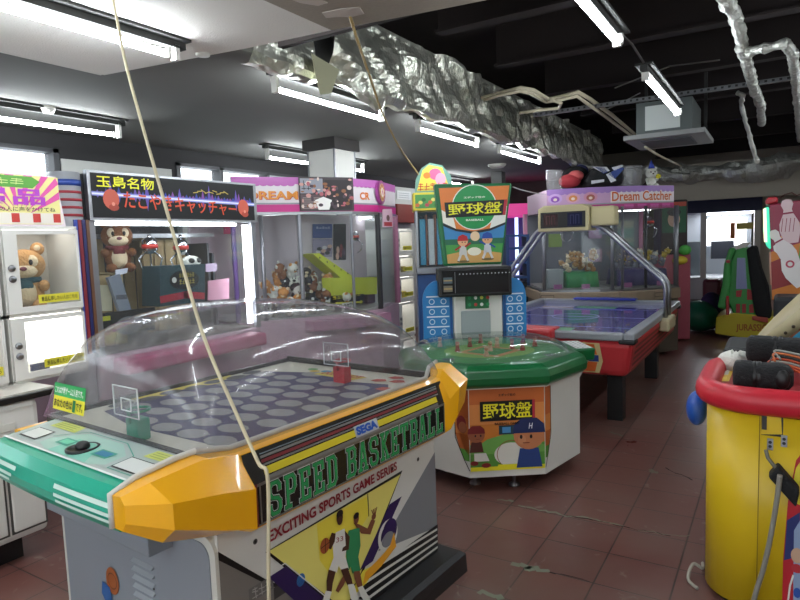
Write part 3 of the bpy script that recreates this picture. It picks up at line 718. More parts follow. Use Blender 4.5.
# --- playfield
b = BB()
b.box(-1.0, -.02, 0, 1.30, .66, .80, OFFW)
CR = mat('cream_playfield', '#cfcdbb', .45, vary=.05)
b.box(-.985, -.03, .0, 1.29, .80, .872, CR)
obj('table_body', b, bm_)
b = BB(); b.box(-1.0, -.03, -.012, .010, .86, .888, BLACK); b.box(-1.0, -.03, 1.245, 1.262, .87, .90, BLACK); b.box(-1.005, -.985, 0, 1.25, .87, .89, BLACK)
obj('dome_seal', b, bm_)
Pp = PZ(.872)
b = BB(); VIO = H('#2b2656', .5); HOLE = H('#8f9090', .5); HOLD = H('#6b6c70', .6)
fld = [(-.90, .16), (-.60, .10), (-.12, .12), (-.08, .22), (-.08, .95), (-.16, 1.06), (-.35, 1.02), (-.62, 1.10), (-.90, 1.0), (-.94, .6)]
b.art(Pp, fld, VIO, .001)
def inside(p, poly):
    c_ = False
    for (x1, y1), (x2, y2) in zip(poly, poly[1:]+poly[:1]):
        if (y1 > p[1]) != (y2 > p[1]) and p[0] < (x2-x1)*(p[1]-y1)/(y2-y1)+x1: c_ = not c_
    return c_
for r in range(9):
    for k in range(7):
        q = (-.92+k*.150+(r % 2)*.075, .16+r*.112)
        if inside((q[0]-.03, q[1]), fld) and inside((q[0]+.03, q[1]+.03), fld) and inside((q[0], q[1]-.03), fld):
            b.disc(Pp, q, (.070, .050), HOLD, .002, 6, radians(30), radians(390)); b.disc(Pp, q, (.066, .045), HOLE, .0025, 12)
YW = H('#d8c44e', .5)
b.art(Pp, [(-.98, .30), (-.90, .42), (-.93, .55), (-.88, .70), (-.95, .82), (-.985, .85)], YW, .003)
for i in range(7):
    b.disc(Pp, (-.93+.02*(i % 2), .25+i*.115), (.038, .052), BK, .004)
    b.disc(Pp, (-.93+.02*(i % 2), .25+i*.115), (.030, .043), H('#3b3b40', .5), .005)
b.rect(Pp, -.56, -.40, 1.06, 1.13, H('#e5dc9a', .5), .002)
b.art(Pp, [(-.62, 1.06), (-.36, 1.04), (-.33, 1.12), (-.6, 1.16)], YW, .003)
def Prot(a, b2, o=0): return (-.48+a, 1.08+b2, .872+o)
b.text(Prot, 'DUNK SHOT', (-.11, .13, -.005, .045), H('#b32a2a', .5), .005, .03)
for x, y_ in ((-.24, 1.10), (-.15, 1.12), (-.12, .98), (-.2, 1.18)): b.art(Pp, [(x-.04, y_-.02), (x, y_-.03), (x+.04, y_), (x+.01, y_+.03), (x-.03, y_+.02)], H('#b33a34', .5), .003)
for x, y_, m in ((-.60, 1.13, '#3f8fa8'), (-.66, 1.11, '#c9a93c'), (-.70, 1.14, '#4e9a5a'), (-.04, .05, '#8d8e86')): b.disc(Pp, (x, y_), (.03, .022), H(m, .5), .004)
obj('playfield_print', b, bm_)
# --- hoops
def hoop(x, y_, m, name, sgn, lab):
    h = BB(); h.M = fB.M @ Matrix.Translation((x, y_, .872)) @ Matrix.Rotation(0 if sgn > 0 else pi, 4, 'Z')
    h.box(-.035, .035, -.025, .025, 0, .075, m); ho = obj('hoop_stand', h, bm_, bevel=.006, label=lab)
    g = BB(); g.M = h.M.copy(); fr_ = H('#cfd3d2', .4)
    for q in ((-.075, .075, .035, .039, .085, .088), (-.075, .075, .035, .039, .185, .188), (-.075, -.072, .035, .039, .085, .188), (.072, .075, .035, .039, .085, .188),
              (-.03, .03, .034, .038, .105, .108), (-.03, .03, .034, .038, .145, .148), (-.03, -.027, .034, .038, .105, .148), (.027, .03, .034, .038, .105, .148)): g.box(*q, fr_)
    g.poly([(-.075, .037, .085), (.075, .037, .085), (.075, .037, .188), (-.075, .037, .188)], CLEARP)
    obj('backboard', g, ho)
    r_ = BB(); r_.M = h.M.copy(); r_.tube([(.036*cos(a*pi/9), -.005+.036*sin(a*pi/9), .10) for a in range(18)], .005, m, 6, closed=True); r_.tube([(0, .03, .10), (0, .03, .06)], .006, m, 6)
    obj('rim', r_, ho)
hoop(*[(-0.437, 0.033)][0], H('#1f8a6a', .35), 'green', -1, 'green hoop with clear backboard')
hoop(*[(-0.378, 0.999)][0], H('#b52a33', .35), 'red', -1, 'red hoop with clear backboard')
# --- dome
hs = [(-.02, .0, .508), (0.01, .17, .508), (.04, .25, .508), (.1, .335, .505), (.17, .37, .502), (.25, .39, .5), (.38, .405, .5), (.5, .41, .5), (.65, .405, .5), (.8, .39, .5), (.93, .365, .5), (1.05, .33, .5), (1.12, .29, .502), (1.18, .22, .505), (1.22, .14, .507), (1.25, 0.0, .508)]
b = BB(); rings = []
for y_, h_, w_ in hs:
    rings.append([(-.508+w_*abs(cos(pi*j/36))**(2/3)*(1 if j < 18 else -1), y_, .884+h_*sin(pi*j/36)**(2/3)) for j in range(37)])
b.loft(rings, DOME, cap=False, closed=False, smooth=True)
dome = obj('clear_dome', b, bm_)
# sticker on the dome
def Pd(a, t, o=0):        # lies on the front of the dome
    z = t; f_ = [(.884, -.02), (.955, -.005), (1.054, .01), (1.134, .04), (1.219, .1)]
    for (za, ya), (zb, yb) in zip(f_, f_[1:]):
        if za <= z <= zb: yy = ya+(yb-ya)*(z-za)/(zb-za)
    return (a, yy-.006-o, z)
b = BB(); q0, q1 = -.93, -.70; zb, zm, zt = .925, .975, 1.022
dz = -.0
def slab(a0, a1, z0, z1, m, o):
    b.poly([Pd(a0, z0, o), Pd(a1, z0, o), Pd(a1, z1, o), Pd(a0, z1, o)], m)
slab(q0, q1, zb, zm, H('#efe23a', .4), .0); slab(q0, q1, zm, zt, H('#2fae5c', .4), .0)
b.text(Pd, 'これは対戦ゲーム2人用です。', (q0+.012, q1-.01, .985, 1.012), H('#f2f5ee'), .003, .02)
b.text(Pd, 'あなたの色は', (q0+.01, q1-.085, .936, .966), BK, .003, .02); b.text(Pd, 'です。', (q1-.055, q1-.008, .936, .966), BK, .003, .02)
slab(q1-.08, q1-.06, .93, .972, H('#138043'), .003)
obj('sticker', b, dome)
# cables at the foot
cb = thing('cable_bundle', 'pale cables bundled at the foot of the grey front panel', 'cable', fB(-.7, -.08, 0))
for k in range(5):
    pts = [fB(-.86+k*.03, -.06, .01), fB(-.80+.02*k, -.10, .16+.02*(k % 3)), fB(-.68+.02*k, -.09, .22+.015*k), fB(-.58+.03*k, -.11, .12), fB(-.52+.02*k, -.07, .01)]
    obj('cable', MB().tube(pts, .007, H('#c9c8bd', .5), 6), cb)
# ---------------------------------------------------------------- baseball machine
SO = [(-1.336, 3.313)][0]
fS = frame(SO[0], SO[1], 34.5)
def SS(): b = MB(); b.M = fS.M.copy(); return b
bs = thing('baseball_game_machine', 'octagonal white and green baseball board arcade machine with an orange title screen panel', 'arcade machine', fS(0, .55, 0), 34.5)
def octa(e, e2=None): # outline grown by e
    e2 = e if e2 is None else e2; k = .414*e
    return [(-.226-k, -e), (.226+k, -e), (.546+e, .32-k), (.546+e, .77+k), (.226+k, 1.09+e), (-.226-k, 1.09+e), (-.546-e, .77+k), (-.546-e, .32-k)]
b = SS().prism(octa(0), .1, .635, WHITE)
for x, y in ((-.17, .16), (.06, .10), (.3, .4), (-.3, .4), (.3, .8), (-.3, .8)): b.lathe([(.035, 0), (.035, .012), (.012, .02), (.012, .11)], STEEL, 10, (x, y, 0))
obj('pedestal', b, bs)
b = SS(); dz = [(.015, .635), (.045, .66), (.048, .70), (.03, .745), (-.02, .765), (-.075, .772), (-.09, .76)]
b.loft([[(x, y, z) for x, y in octa(e)] for e, z in dz], DGRN)
obj('green_rim', b, bs, bevel=.01)
b = SS(); b.loft([[(x, y, .634) for x, y in octa(.02)], [(x, y, .640) for x, y in octa(.02)]], OFFW); obj('rim_trim', b, bs)
# side wing with speaker grille
b = SS()
b.loft([[(.56, .50, .665), (.72, .52, .665), (.72, .86, .665), (.56, .88, .665)], [(.56, .50, .745), (.73, .52, .745), (.73, .86, .745), (.56, .88, .745)]], DGRN)
w_ = obj('side_wing', b, bs, bevel=.01)
b = SS(); b.loft([[(.545, .56, .40), (.545, .82, .40), (.55, .82, .40), (.55, .56, .40)], [(.545, .56, .664), (.545, .82, .664), (.70, .82, .664), (.70, .56, .664)]], WHITE); obj('bracket', b, w_)
b = SS(); Pw = PZ(.745)
b.rect(Pw, .60, .71, .53, .84, H('#c9cbc8', .4), .002)
for i in range(6):
    for j in range(3): b.disc(Pw, (.62+j*.035, .56+i*.05), .008, BLACK, .003, 8)
obj('wing_plate', b, w_)
# printed front
P0_ = PY(0.0)
b = SS(); OR1 = H('#c86a35', .4); OR2 = H('#a5522c', .45)
out = [(-0.331, 0.641), (0.312, 0.616), (0.321, 0.302), (0.247, 0.16), (-0.118, 0.18), (-0.338, 0.385), (-0.339, 0.576)]
out = [(max(-.222, min(.222, x)), z) for x, z in out]
b.art(P0_, [(-.222, .14), (-.222, .63), (.222, .63), (.222, .14)], H('#c9792f', .4), .001)
b.art(P0_, [(-.222, .46), (-.222, .63), (.222, .63), (.222, .46)], OR1, .002)
b.art(P0_, [(-.222, .42), (.222, .42), (.222, .54), (-.222, .54)], H('#d98a4a', .4), .0025)
b.art(P0_, [(-.222, .14), (.222, .14), (.222, .30), (-.222, .30)], H('#57913c', .4), .003)
b.art(P0_, [(-.222, .26), (-.12, .33), (.0, .36), (.12, .33), (.222, .28), (.222, .24), (-.222, .24)], H('#6ea650', .4), .0035)
b.disc(P0_, (.02, .235), (.10, .07), H('#d8d5cc', .4), .004); b.ring2(P0_, (.02, .235), .085, .004, H('#9a5a3c'), .005)
b.disc(P0_, (.12, .22), (.045, .05), H('#e6e3da', .4), .0045); b.ring2(P0_, (.12, .22), .04, .005, H('#9c8f80'), .005)
b.art(P0_, [(-.222, .14), (.222, .14), (.222, .165), (-.222, .165)], H('#e8dd2a', .4), .006); b.art(P0_, [(-.06, .155), (.13, .155), (.13, .175), (-.06, .175)], H('#e8dd2a', .4), .0062)
b.rect(P0_, -.05, .05, .355, .41, H('#25404f'), .005); b.rect(P0_, -.03, .02, .365, .40, H('#4a8fc4'), .006)
# two generic ball players in plain caps, batting side left and pitching side right
def kid(P, cx, cz, s, skin, cap, shirt, face, o):
    b.disc(P, (cx, cz), (.5*s, .46*s), skin, o); b.art(P, [(cx-.52*s, cz+.08*s), (cx-.48*s, cz+.36*s), (cx-.25*s, cz+.56*s), (cx+.25*s, cz+.56*s), (cx+.48*s, cz+.36*s), (cx+.52*s, cz+.08*s)], cap, o+.001)
    b.art(P, [(cx-.30*s, cz-.42*s), (cx+.30*s, cz-.42*s), (cx+.42*s, cz-1.05*s), (cx-.42*s, cz-1.05*s)], shirt, o-.001)
    for d in (-.16, .16): b.disc(P, (cx+(d+face*.1)*s, cz-.04*s), (.045*s, .07*s), HAIR, o+.002, 8)
    b.stroke(P, [(cx+(face*.1-.1)*s, cz-.24*s), (cx+(face*.1+.1)*s, cz-.24*s)], .03*s, H('#7a3a28'), o+.002)
CAPR, CAPB = H('#7a1f22', .5), H('#1f2c5c', .5)
kid(P0_, -.185, .36, .10, H('#9c5a3a', .5), CAPR, H('#57271f', .5), 1, .008); kid(P0_, .128, .345, .185, H('#c07a52', .5), CAPB, H('#27407c', .5), -1, .009)
b.art(P0_, [(-.20, .25), (-.13, .25), (-.11, .20), (-.20, .20)], H('#dcdad2'), .008); b.disc(P0_, (-.13, .175), (.028, .014), H('#7a1c1c'), .009); b.disc(P0_, (-.20, .19), (.024, .014), H('#7a1c1c'), .009)
b.disc(P0_, (.085, .32), (.024, .028), H('#c88760'), .0105); b.text(P0_, 'H', (.125, .15, .385, .42), H('#e8e8ee'), .012, .02, .2)
b.rect(P0_, -.16, .165, .44, .558, BK, .009); b.rect(P0_, .15, .165, .44, .558, H('#b0283a'), .0095)
b.text(P0_, '野球盤', (-.145, .148, .452, .548), H('#e9e02e', .4), .011, .012)
b.text(P0_, 'エポック社の', (-.05, .05, .585, .602), BK, .01, .03); b.text(P0_, 'BASEBALL GAME', (-.075, .07, .415, .43), BK, .011, .02)
for s_, wd_ in ((1, .065), (-1, .10)):
    Pch = PG((.226*s_, 0, 0), (.32*s_, .32, 0), (0, 0, 1)) if s_ > 0 else (lambda a, z, o=0: (-.226-a*.7071-o*.7071, a*.7071-o*.7071, z))
    for z0_, z1_, m in ((.46, .63, OR1), (.36, .46, H('#d98a4a', .4)), (.27, .36, H('#b8622e', .4)), (.20, .27, H('#57913c', .4))):
        k0_ = wd_*min(1, .35+(z0_-.20)*5); b.art(Pch, [(0, z0_), (k0_, z0_), (wd_*min(1, .35+(z1_-.20)*5), z1_), (0, z1_)], m, .002)
    b.stroke(Pch, [(0, .145), (wd_*.35, .20), (wd_, .33), (wd_, .62 if s_ > 0 else .42)], .006, BK, .003)
obj('front_print', b, bs)
b = SS()
Pl = PG((-.546, .32, 0), (.32, -.32, 0), (0, 0, 1))
b.art(Pl, [(.36, .63), (.4525, .63), (.4525, .24), (.42, .26), (.36, .40)], OR1, .002); b.disc(Pl, (.40, .42), (.035, .05), CAPR, .003); b.disc(Pl, (.41, .40), (.03, .035), H('#9c5a3a'), .004)
obj('corner_print', b, bs)
# board under the low dome
b = SS(); Pf_ = PZ(.765)
FG = H('#2f7a3e', .6)
oc = octa(-.085); b.art(Pf_, oc, FG, .002)
b.disc(Pf_, (0, .5), (.30, .27), H('#6f9a44', .6), .003); b.art(Pf_, [(0, .24), (.22, .46), (0, .68), (-.22, .46)], H('#b07a4a', .6), .004); b.art(Pf_, [(0, .30), (.16, .46), (0, .62), (-.16, .46)], FG, .005)
for q in ((0, .26), (.2, .46), (0, .66), (-.2, .46)): b.art(Pf_, [(q[0]-.02, q[1]), (q[0], q[1]-.02), (q[0]+.02, q[1]), (q[0], q[1]+.02)], OFFW, .006)
for a in (-.34, .30): b.rect(Pf_, a, a+.07, .2, .28, H('#22303a'), .004)
obj('playing_board', b, bs)
for i, (x, y) in enumerate(((0, .46), (.21, .44), (-.21, .50), (.08, .62), (-.10, .66), (.28, .70), (-.30, .72), (0, .80), (.16, .52), (-.06, .28), (.33, .58))):
    b = SS(); m = H('#9b3a2a', .5) if i % 3 else H('#c9a184', .5)
    b.lathe([(.018, .767), (.016, .785), (.010, .80), (.014, .806)], m, 10, (x, y, 0)); b.ell((x, y, .818), .014, H('#b9795a', .5), 8, 6); b.ell((x, y, .826), (.015, .015, .009), m, 8, 5)
    tag(obj('baseball_figure', b), 'tiny player figure standing under the clear cover of the baseball board', 'figure', 'player figures on the baseball board')
b = SS()
rings = []
for r_, z in ((1.0, .768), (.985, .79), (.94, .815), (.8, .835), (.55, .848), (.25, .853), (.02, .854)):
    rings.append([(r_*.50*math.copysign(abs(cos(a))**.8, cos(a)), .515+r_*.46*math.copysign(abs(sin(a))**.8, sin(a)), z) for a in [2*pi*k/40 for k in range(40)]])
b.loft(rings, glass('low_dome', (.88, .9, .9), .06, (.6, .6, .6), .05), cap=False, smooth=True); obj('clear_cover', b, bs)
# back cabinet
YB = 1.0
b = SS(); cab = [(-0.155, 0.809), (-0.14, 1.343), (0.201, 1.33), (0.19, 0.794)]
xc = (cab[0][0]+cab[2][0])/2
b.box(xc-.185, xc+.185, YB, YB+.28, .77, 1.40, WHITE); obj('cabinet', b, bs, bevel=.02)
b = SS(); zz = [(-3.203, 3.236), (-0.072, 1.186), (0.102, 0.994)]
b.box(zz[1][0], zz[2][0], YB-.012, YB+.005, zz[2][1], zz[1][1], H('#17663c', .4))
Pz = PY(YB-.012)
for i in range(4):
    for j in range(3):
        m = [H('#d8cf5a'), H('#b23a34'), H('#dfe2df')][(i+j) % 3] if (i, j) in ((1, 2), (2, 2), (1, 1), (2, 1), (1, 0), (2, 0), (3, 1)) else H('#2a8a58')
        b.disc(Pz, (zz[1][0]+.03+i*.045, zz[2][1]+.03+j*.05), .013, m, .003, 10)
obj('button_panel', b, bs)
b = SS(); g_ = [(-0.107, 0.98), (0.113, 0.799)]; b.box(g_[0][0], g_[1][0], YB-.01, YB+.005, .80, g_[0][1], H('#9aa3a5', .5)); obj('speaker_plate', b, bs, bevel=.02)
b = SS(); q = [(-0.275, 1.292), (0.262, 1.096)]; b.box(q[0][0], q[1][0], .92, YB+.1, q[1][1]-.005, q[0][1]+.01, BLACK)
dp = obj('display_box', b, bs, bevel=.012)
b = SS(); Pq = PY(.92); a0, a1, z0, z1 = q[0][0], q[1][0], q[1][1]-.005, q[0][1]+.01
b.rect(Pq, a0+.02, a1-.02, z0+.02, z1-.015, H('#3d3f42', .2), .002); b.rect(Pq, a0+.024, a1-.024, z0+.024, z1-.019, H('#1a1b1f', .12), .003)
for k in range(16): b.rect(Pq, a0+.15+k*.026, a0+.158+k*.026, z1-.05, z1-.042, H('#b5b7b8'), .004)
for k in range(2): b.rect(Pq, a0+.035, a0+.10, z0+.04+k*.06, z0+.085+k*.06, H('#6a6458' if k == 0 else '#4a5a62'), .004); b.stroke(Pq, [(a0+.04, z0+.062+k*.06), (a0+.095, z0+.062+k*.06)], .01, H('#a88e5e'), .005)
b.stroke(Pq, [(a0+.12, z0+.03), (a0+.12, z1-.03)], .003, H('#8a8c90'), .004)
obj('display_face', b, dp)
for s_, nm in ((-1, 'side_board'), (1, 'side_board')):
    b = SS(); x0 = xc+s_*.19; x1 = [(-0.386, 0.811)][0][0] if s_ < 0 else [(0.386, 0.778)][0][0]
    w = abs(x1-x0); o_ = [(x0, .775), (x1, .775), (x1, 1.07)]+[(x1-s_*w*.55*(1-cos(t*pi/12)), 1.07+.14*sin(t*pi/12)) for t in range(1, 7)]+[(x0, 1.21)]
    b.extr(PY(YB+.02), o_, -.02, .012, H('#2b7fc0', .4)); Pq2 = PY(YB+.008)
    for k in range(4):
        zc = .83+k*.075
        for d in (.3, .7): b.ring2(Pq2, (x0+s_*w*d, zc), .022, .006, H('#cfe0ee'), .002, 14)
        b.rect(Pq2, *sorted((x0+s_*w*.12, x0+s_*w*.88)), zc+.032, zc+.042, H('#d9e5ee'), .002)
    b.rect(Pq2, *sorted((x0+s_*.004, x0+s_*.02)), .78, 1.14, H('#174a8a'), .003)
    obj(nm, b, bs)
# title screen board
T = [(-0.225, 1.317), (0.204, 1.316), (0.289, 1.901), (-0.288, 1.897), (-0.165, 1.886)]
b = SS(); br_, bl_ = T[1], T[0]; tr_, tl_ = T[2], T[3]
def scr(P_in, P_out, d0, d1): pass
Pt_ = PY(.98)
b.extr(Pt_, [bl_, br_, tr_, (tl_[0]+.01, tl_[1]+.015)], -.09, .0, H('#16693c', .4)); 
obj('title_board', b, bs, bevel=.012); tb = bs.children[-1] if False else None
b = SS()
def Q(u, v): 
    p = Vector(bl_)*(1-u)*(1-v)+Vector(br_)*u*(1-v)+Vector(tr_)*u*v+Vector(tl_)*(1-u)*v
    return (p.x, p.y)
def qa(pts, m, o): b.art(Pt_, [Q(u, v) for u, v in pts], m, o)
qa([(.07, .03), (.97, .03), (.97, .97), (.07, .97)], H('#e0803a', .35), .002)
qa([(.07, .03), (.97, .03), (.97, .52), (.75, .45), (.5, .42), (.25, .46), (.07, .53)], H('#3f86bd', .35), .003)
qa([(.07, .03), (.97, .03), (.97, .30), (.07, .30)], H('#4a9a4c', .35), .004); qa([(.07, .26), (.97, .26), (.97, .33), (.07, .33)], H('#2c6a50', .35), .0045)
qa([(.07, .03), (.97, .03), (.97, .14), (.5, .2), (.07, .14)], H('#c99c5a', .35), .005)
qa([(.07, .50), (.25, .43), (.5, .39), (.75, .42), (.97, .49), (.97, .52), (.75, .45), (.5, .42), (.25, .46), (.07, .54)], H('#23282c', .35), .0055)
qa([(.75, .45), (.97, .52), (.97, .72), (.80, .70)], H('#e9e9e4', .3), .0035); qa([(.07, .53), (.25, .46), (.22, .62), (.07, .70)], H('#efeadf', .3), .0035)
cc = Q(.52, .72); b.disc(Pt_, cc, .165, H('#e9ebe4', .35), .005, 32); b.disc(Pt_, cc, .158, H('#22934f', .35), .006, 32)
p0_, p1_ = Q(.13, .62), Q(.95, .80)
b.art(Pt_, [Q(.12, .60), Q(.96, .61), Q(.96, .80), Q(.12, .79)], BK, .007)
b.text(Pt_, '野球盤', [Q(.16, .625), Q(.90, .635), Q(.90, .78), Q(.16, .77)], H('#eae838', .35), .009, .012)
b.art(Pt_, [Q(.92, .61), Q(.96, .61), Q(.96, .80), Q(.92, .80)], H('#b0283a'), .008)
b.text(Pt_, 'エポック社の', [Q(.38, .83), Q(.66, .83), Q(.66, .855), Q(.38, .855)], H('#e9efe4'), .008, .02); b.text(Pt_, 'BASEBALL', [Q(.40, .55), Q(.66, .55), Q(.66, .575), Q(.40, .575)], H('#e9efe4'), .008, .02)
for (u, v, cap, sh, f_) in ((.34, .30, H('#b8242c'), H('#c8c8c4'), 1), (.72, .32, H('#234a9c'), H('#c9ccd2'), -1)):
    c_ = Q(u, v); s = .075
    b.disc(Pt_, c_, (.5*s, .46*s), H('#e2ac80'), .008); b.art(Pt_, [(c_[0]-.54*s, c_[1]+.05*s), (c_[0]-.42*s, c_[1]+.5*s), (c_[0], c_[1]+.68*s), (c_[0]+.42*s, c_[1]+.5*s), (c_[0]+.54*s, c_[1]+.05*s)], cap, .009)
    for d in (-.14, .14): b.disc(Pt_, (c_[0]+(d+.08*f_)*s, c_[1]-.08*s), .06*s, HAIR, .0095, 8)
    b.art(Pt_, [(c_[0]-.28*s, c_[1]-.4*s), (c_[0]+.28*s, c_[1]-.4*s), (c_[0]+.4*s, c_[1]-1.3*s), (c_[0]-.4*s, c_[1]-1.3*s)], sh, .0075)
    for d in (-.3, .3): b.stroke(Pt_, [(c_[0]+d*.6*s, c_[1]-1.2*s), (c_[0]+d*1.5*s, c_[1]-1.8*s)], .22*s, sh, .0075); b.stroke(Pt_, [(c_[0]+d*.8*s, c_[1]-.5*s), (c_[0]+d*2.4*s, c_[1]-(.5-d*f_)*s)], .16*s, cap, .0085)
    b.disc(Pt_, (c_[0], c_[1]-1.95*s), (.6*s, .12*s), H('#6a5a34'), .0072)
    g = (c_[0]+.55*s*f_, c_[1]-.2*s); 
b.disc(Pt_, Q(.53, .36), .035, H('#e6c9a0'), .0085); b.disc(Pt_, Q(.52, .17), (.05, .03), H('#e8e4d2'), .0071)
obj('title_print', b, bs)
b = SS(); b.box(xc-.15, xc+.17, YB-.0, YB+.05, 1.30, 1.345, H('#dfe6e6', .3)); obj('light_bar', b, bs)

# ---------------------------------------------------------------- air hockey table
ah = thing('air_hockey_table', 'long red and violet air hockey table with white rails on black legs', 'air hockey table', (-1.64, 5.85, 0))
ax0, ax1, ay0, ay1 = -2.40, -.88, 4.62, 7.08
AR = H('#c2343a', .35); AV = mat('violet_playfield', '#6a61b8', .1, coat=1); AW = H('#8d9096', .3)
b = MB()
b.loft([[(ax0+.05, ay0+.05, .44), (ax1-.05, ay0+.05, .44), (ax1-.05, ay1-.05, .44), (ax0+.05, ay1-.05, .44)], [(ax0, ay0, .72), (ax1, ay0, .72), (ax1, ay1, .72), (ax0, ay1, .72)]], AR)
body = obj('body', b, ah, bevel=.05, seg=3)
b = MB(); b.box(ax0+.07, ax1-.07, ay0+.06, ay1-.08, .70, .735, AV); obj('playfield', b, ah)
b = MB(); Pa = PZ(.735)
for y in (5.2, 5.85, 6.5): b.rect(Pa, ax0+.1, ax1-.1, y-.008, y+.008, H('#c9d0ee', .2), .001)
b.ring2(Pa, (-1.64, 5.85), .22, .012, H('#c9d0ee', .2), .0015, 30); b.rect(Pa, -1.85, -1.43, 6.55, 6.72, H('#5a9a6a', .3), .001); b.rect(Pa, -1.85, -1.43, 4.95, 5.1, H('#5a9a6a', .3), .001)
obj('playfield_marking', b, ah)
for nm, q, m in (('side_rail', (ax0-.01, ax0+.07, ay0, ay1, .72, .78), AW), ('side_rail', (ax1-.07, ax1+.01, ay0, ay1, .72, .78), AW),
                 ('end_rail', (ax0+.07, ax1-.07, ay0-.01, ay0+.06, .72, .78), AW), ('end_rail', (ax0+.07, ax1-.07, ay1-.08, ay1+.01, .72, .78), AW),
                 ('goal_bar', (-1.98, -1.30, ay1-.12, ay1+.015, .78, .80), H('#2a3aa8', .3)), ('goal_bar', (-1.98, -1.45, ay0-.015, ay0+.12, .78, .80), H('#c2343a', .3))):
    obj(nm, MB().box(*q, m), ah, bevel=.012)
for x, y in ((ax0, ay0), (ax1, ay0), (ax0, ay1), (ax1, ay1)): obj('corner_cap', MB().box(x-.018 if x < -1.6 else x-.10, x+.10 if x < -1.6 else x+.018, y-.018 if y < 5 else y-.10, y+.10 if y < 5 else y+.018, .70, .735, BLACK), ah, bevel=.01)
b = MB(); Pe = PG((ax1, ay0, .44), (-1, 0, 0), (0, .05*.0, 1)); Pe2 = PY(ay0)
def Pe3(x, z, o=0): return (x, ay0+.05*(.72-z)/.28-o, z)
b.art(Pe3, [(-1.75, .465), (-1.13, .465), (-1.10, .56), (-1.12, .70), (-1.75, .70)], H('#d9c98f', .4), .003)
b.art(Pe3, [(-1.75, .61), (-1.14, .61), (-1.16, .69), (-1.75, .69)], H('#dd6a2c', .4), .005); b.art(Pe3, [(-1.75, .475), (-1.16, .475), (-1.14, .55), (-1.75, .55)], H('#dd6a2c', .4), .005)
b.art(Pe3, [(-1.75, .555), (-1.13, .555), (-1.13, .605), (-1.75, .605)], H('#2a3f86', .4), .005)
for x in (-1.25, -1.40, -1.6): b.stroke(Pe3, [(x, .47), (x+.02, .70)], .012, H('#d9c98f', .4), .007)
obj('end_print', b, ah)
b = MB(); Psd = lambda a, z, o=0: (ax1-.05*(.72-z)/.28+o, a, z)
for i in range(5): b.art(Psd, [(4.75, .47+i*.045), (6.95, .47+i*.045), (6.95, .492+i*.045), (4.75, .492+i*.045)], H('#5a2a22' if i % 2 else '#7a4434', .4), .004)
obj('side_print', b, ah)
for x, y in ((ax0+.25, 5.05), (ax1-.22, 5.10), (ax0+.25, 6.8), (ax1-.22, 6.75)): obj('leg', MB().box(x-.06, x+.06, y-.06, y+.06, 0, .44, BLACK), ah)
b = MB().box(-2.05, -1.45, ay0-.12, ay0+.0, .50, .80, AR); obj('end_box', b, ah, bevel=.02)
for s_ in (-1, 1):
    xb = ax1+.03 if s_ > 0 else ax0-.03
    obj('post_bracket', MB().box(xb-.045, xb+.045, 5.84, 6.24, .62, .74, H('#b8ae8c', .45)), ah, bevel=.02)
    xi = (-1.50 if s_ > 0 else -1.92)
    for dy in (0, .20):
        y = 5.93+dy
        pts = [(xb, y, .70), (xb, y, .98), (xb-s_*.01, y, 1.04), (xb-s_*.04, y, 1.09), (xi+s_*.13, y, 1.54), (xi+s_*.09, y, 1.575), (xi+s_*.03, y, 1.59), (xi-s_*.03, y, 1.59)]
        obj('support_tube', MB().tube(pts, .02, STEEL, 10), ah)
sb = [(-1.99, 1.55), (-1.99, 1.77), (-1.93, 1.80), (-1.56, 1.80), (-1.50, 1.77), (-1.50, 1.55)]
CB = mat('cream_scoreboard_shell', '#b7ac84', .5)
b = MB(); b.extr(PY(5.82), sb, -.28, 0, CB); scb = obj('scoreboard', b, ah, bevel=.012)
b = MB().box(-1.50, -1.28, 5.86, 6.06, 1.59, 1.77, CB); obj('scoreboard_end', b, ah, bevel=.02)
b = MB(); Pk = PY(5.82); b.rect(Pk, -1.96, -1.53, 1.585, 1.735, BK, .003); b.rect(Pk, -1.93, -1.79, 1.60, 1.72, H('#2e1216', .2), .004); b.rect(Pk, -1.70, -1.56, 1.60, 1.72, H('#17173a', .2), .004)
for x0_, m in ((-1.90, H('#4a1a22', .3)), (-1.67, H('#26265a', .3))):
    for k in range(2): b.stroke(Pk, [(x0_+k*.05, 1.62), (x0_+k*.05, 1.70), (x0_+.03+k*.05, 1.70), (x0_+.03+k*.05, 1.62)], .006, m, .005)
obj('score_display', b, scb)
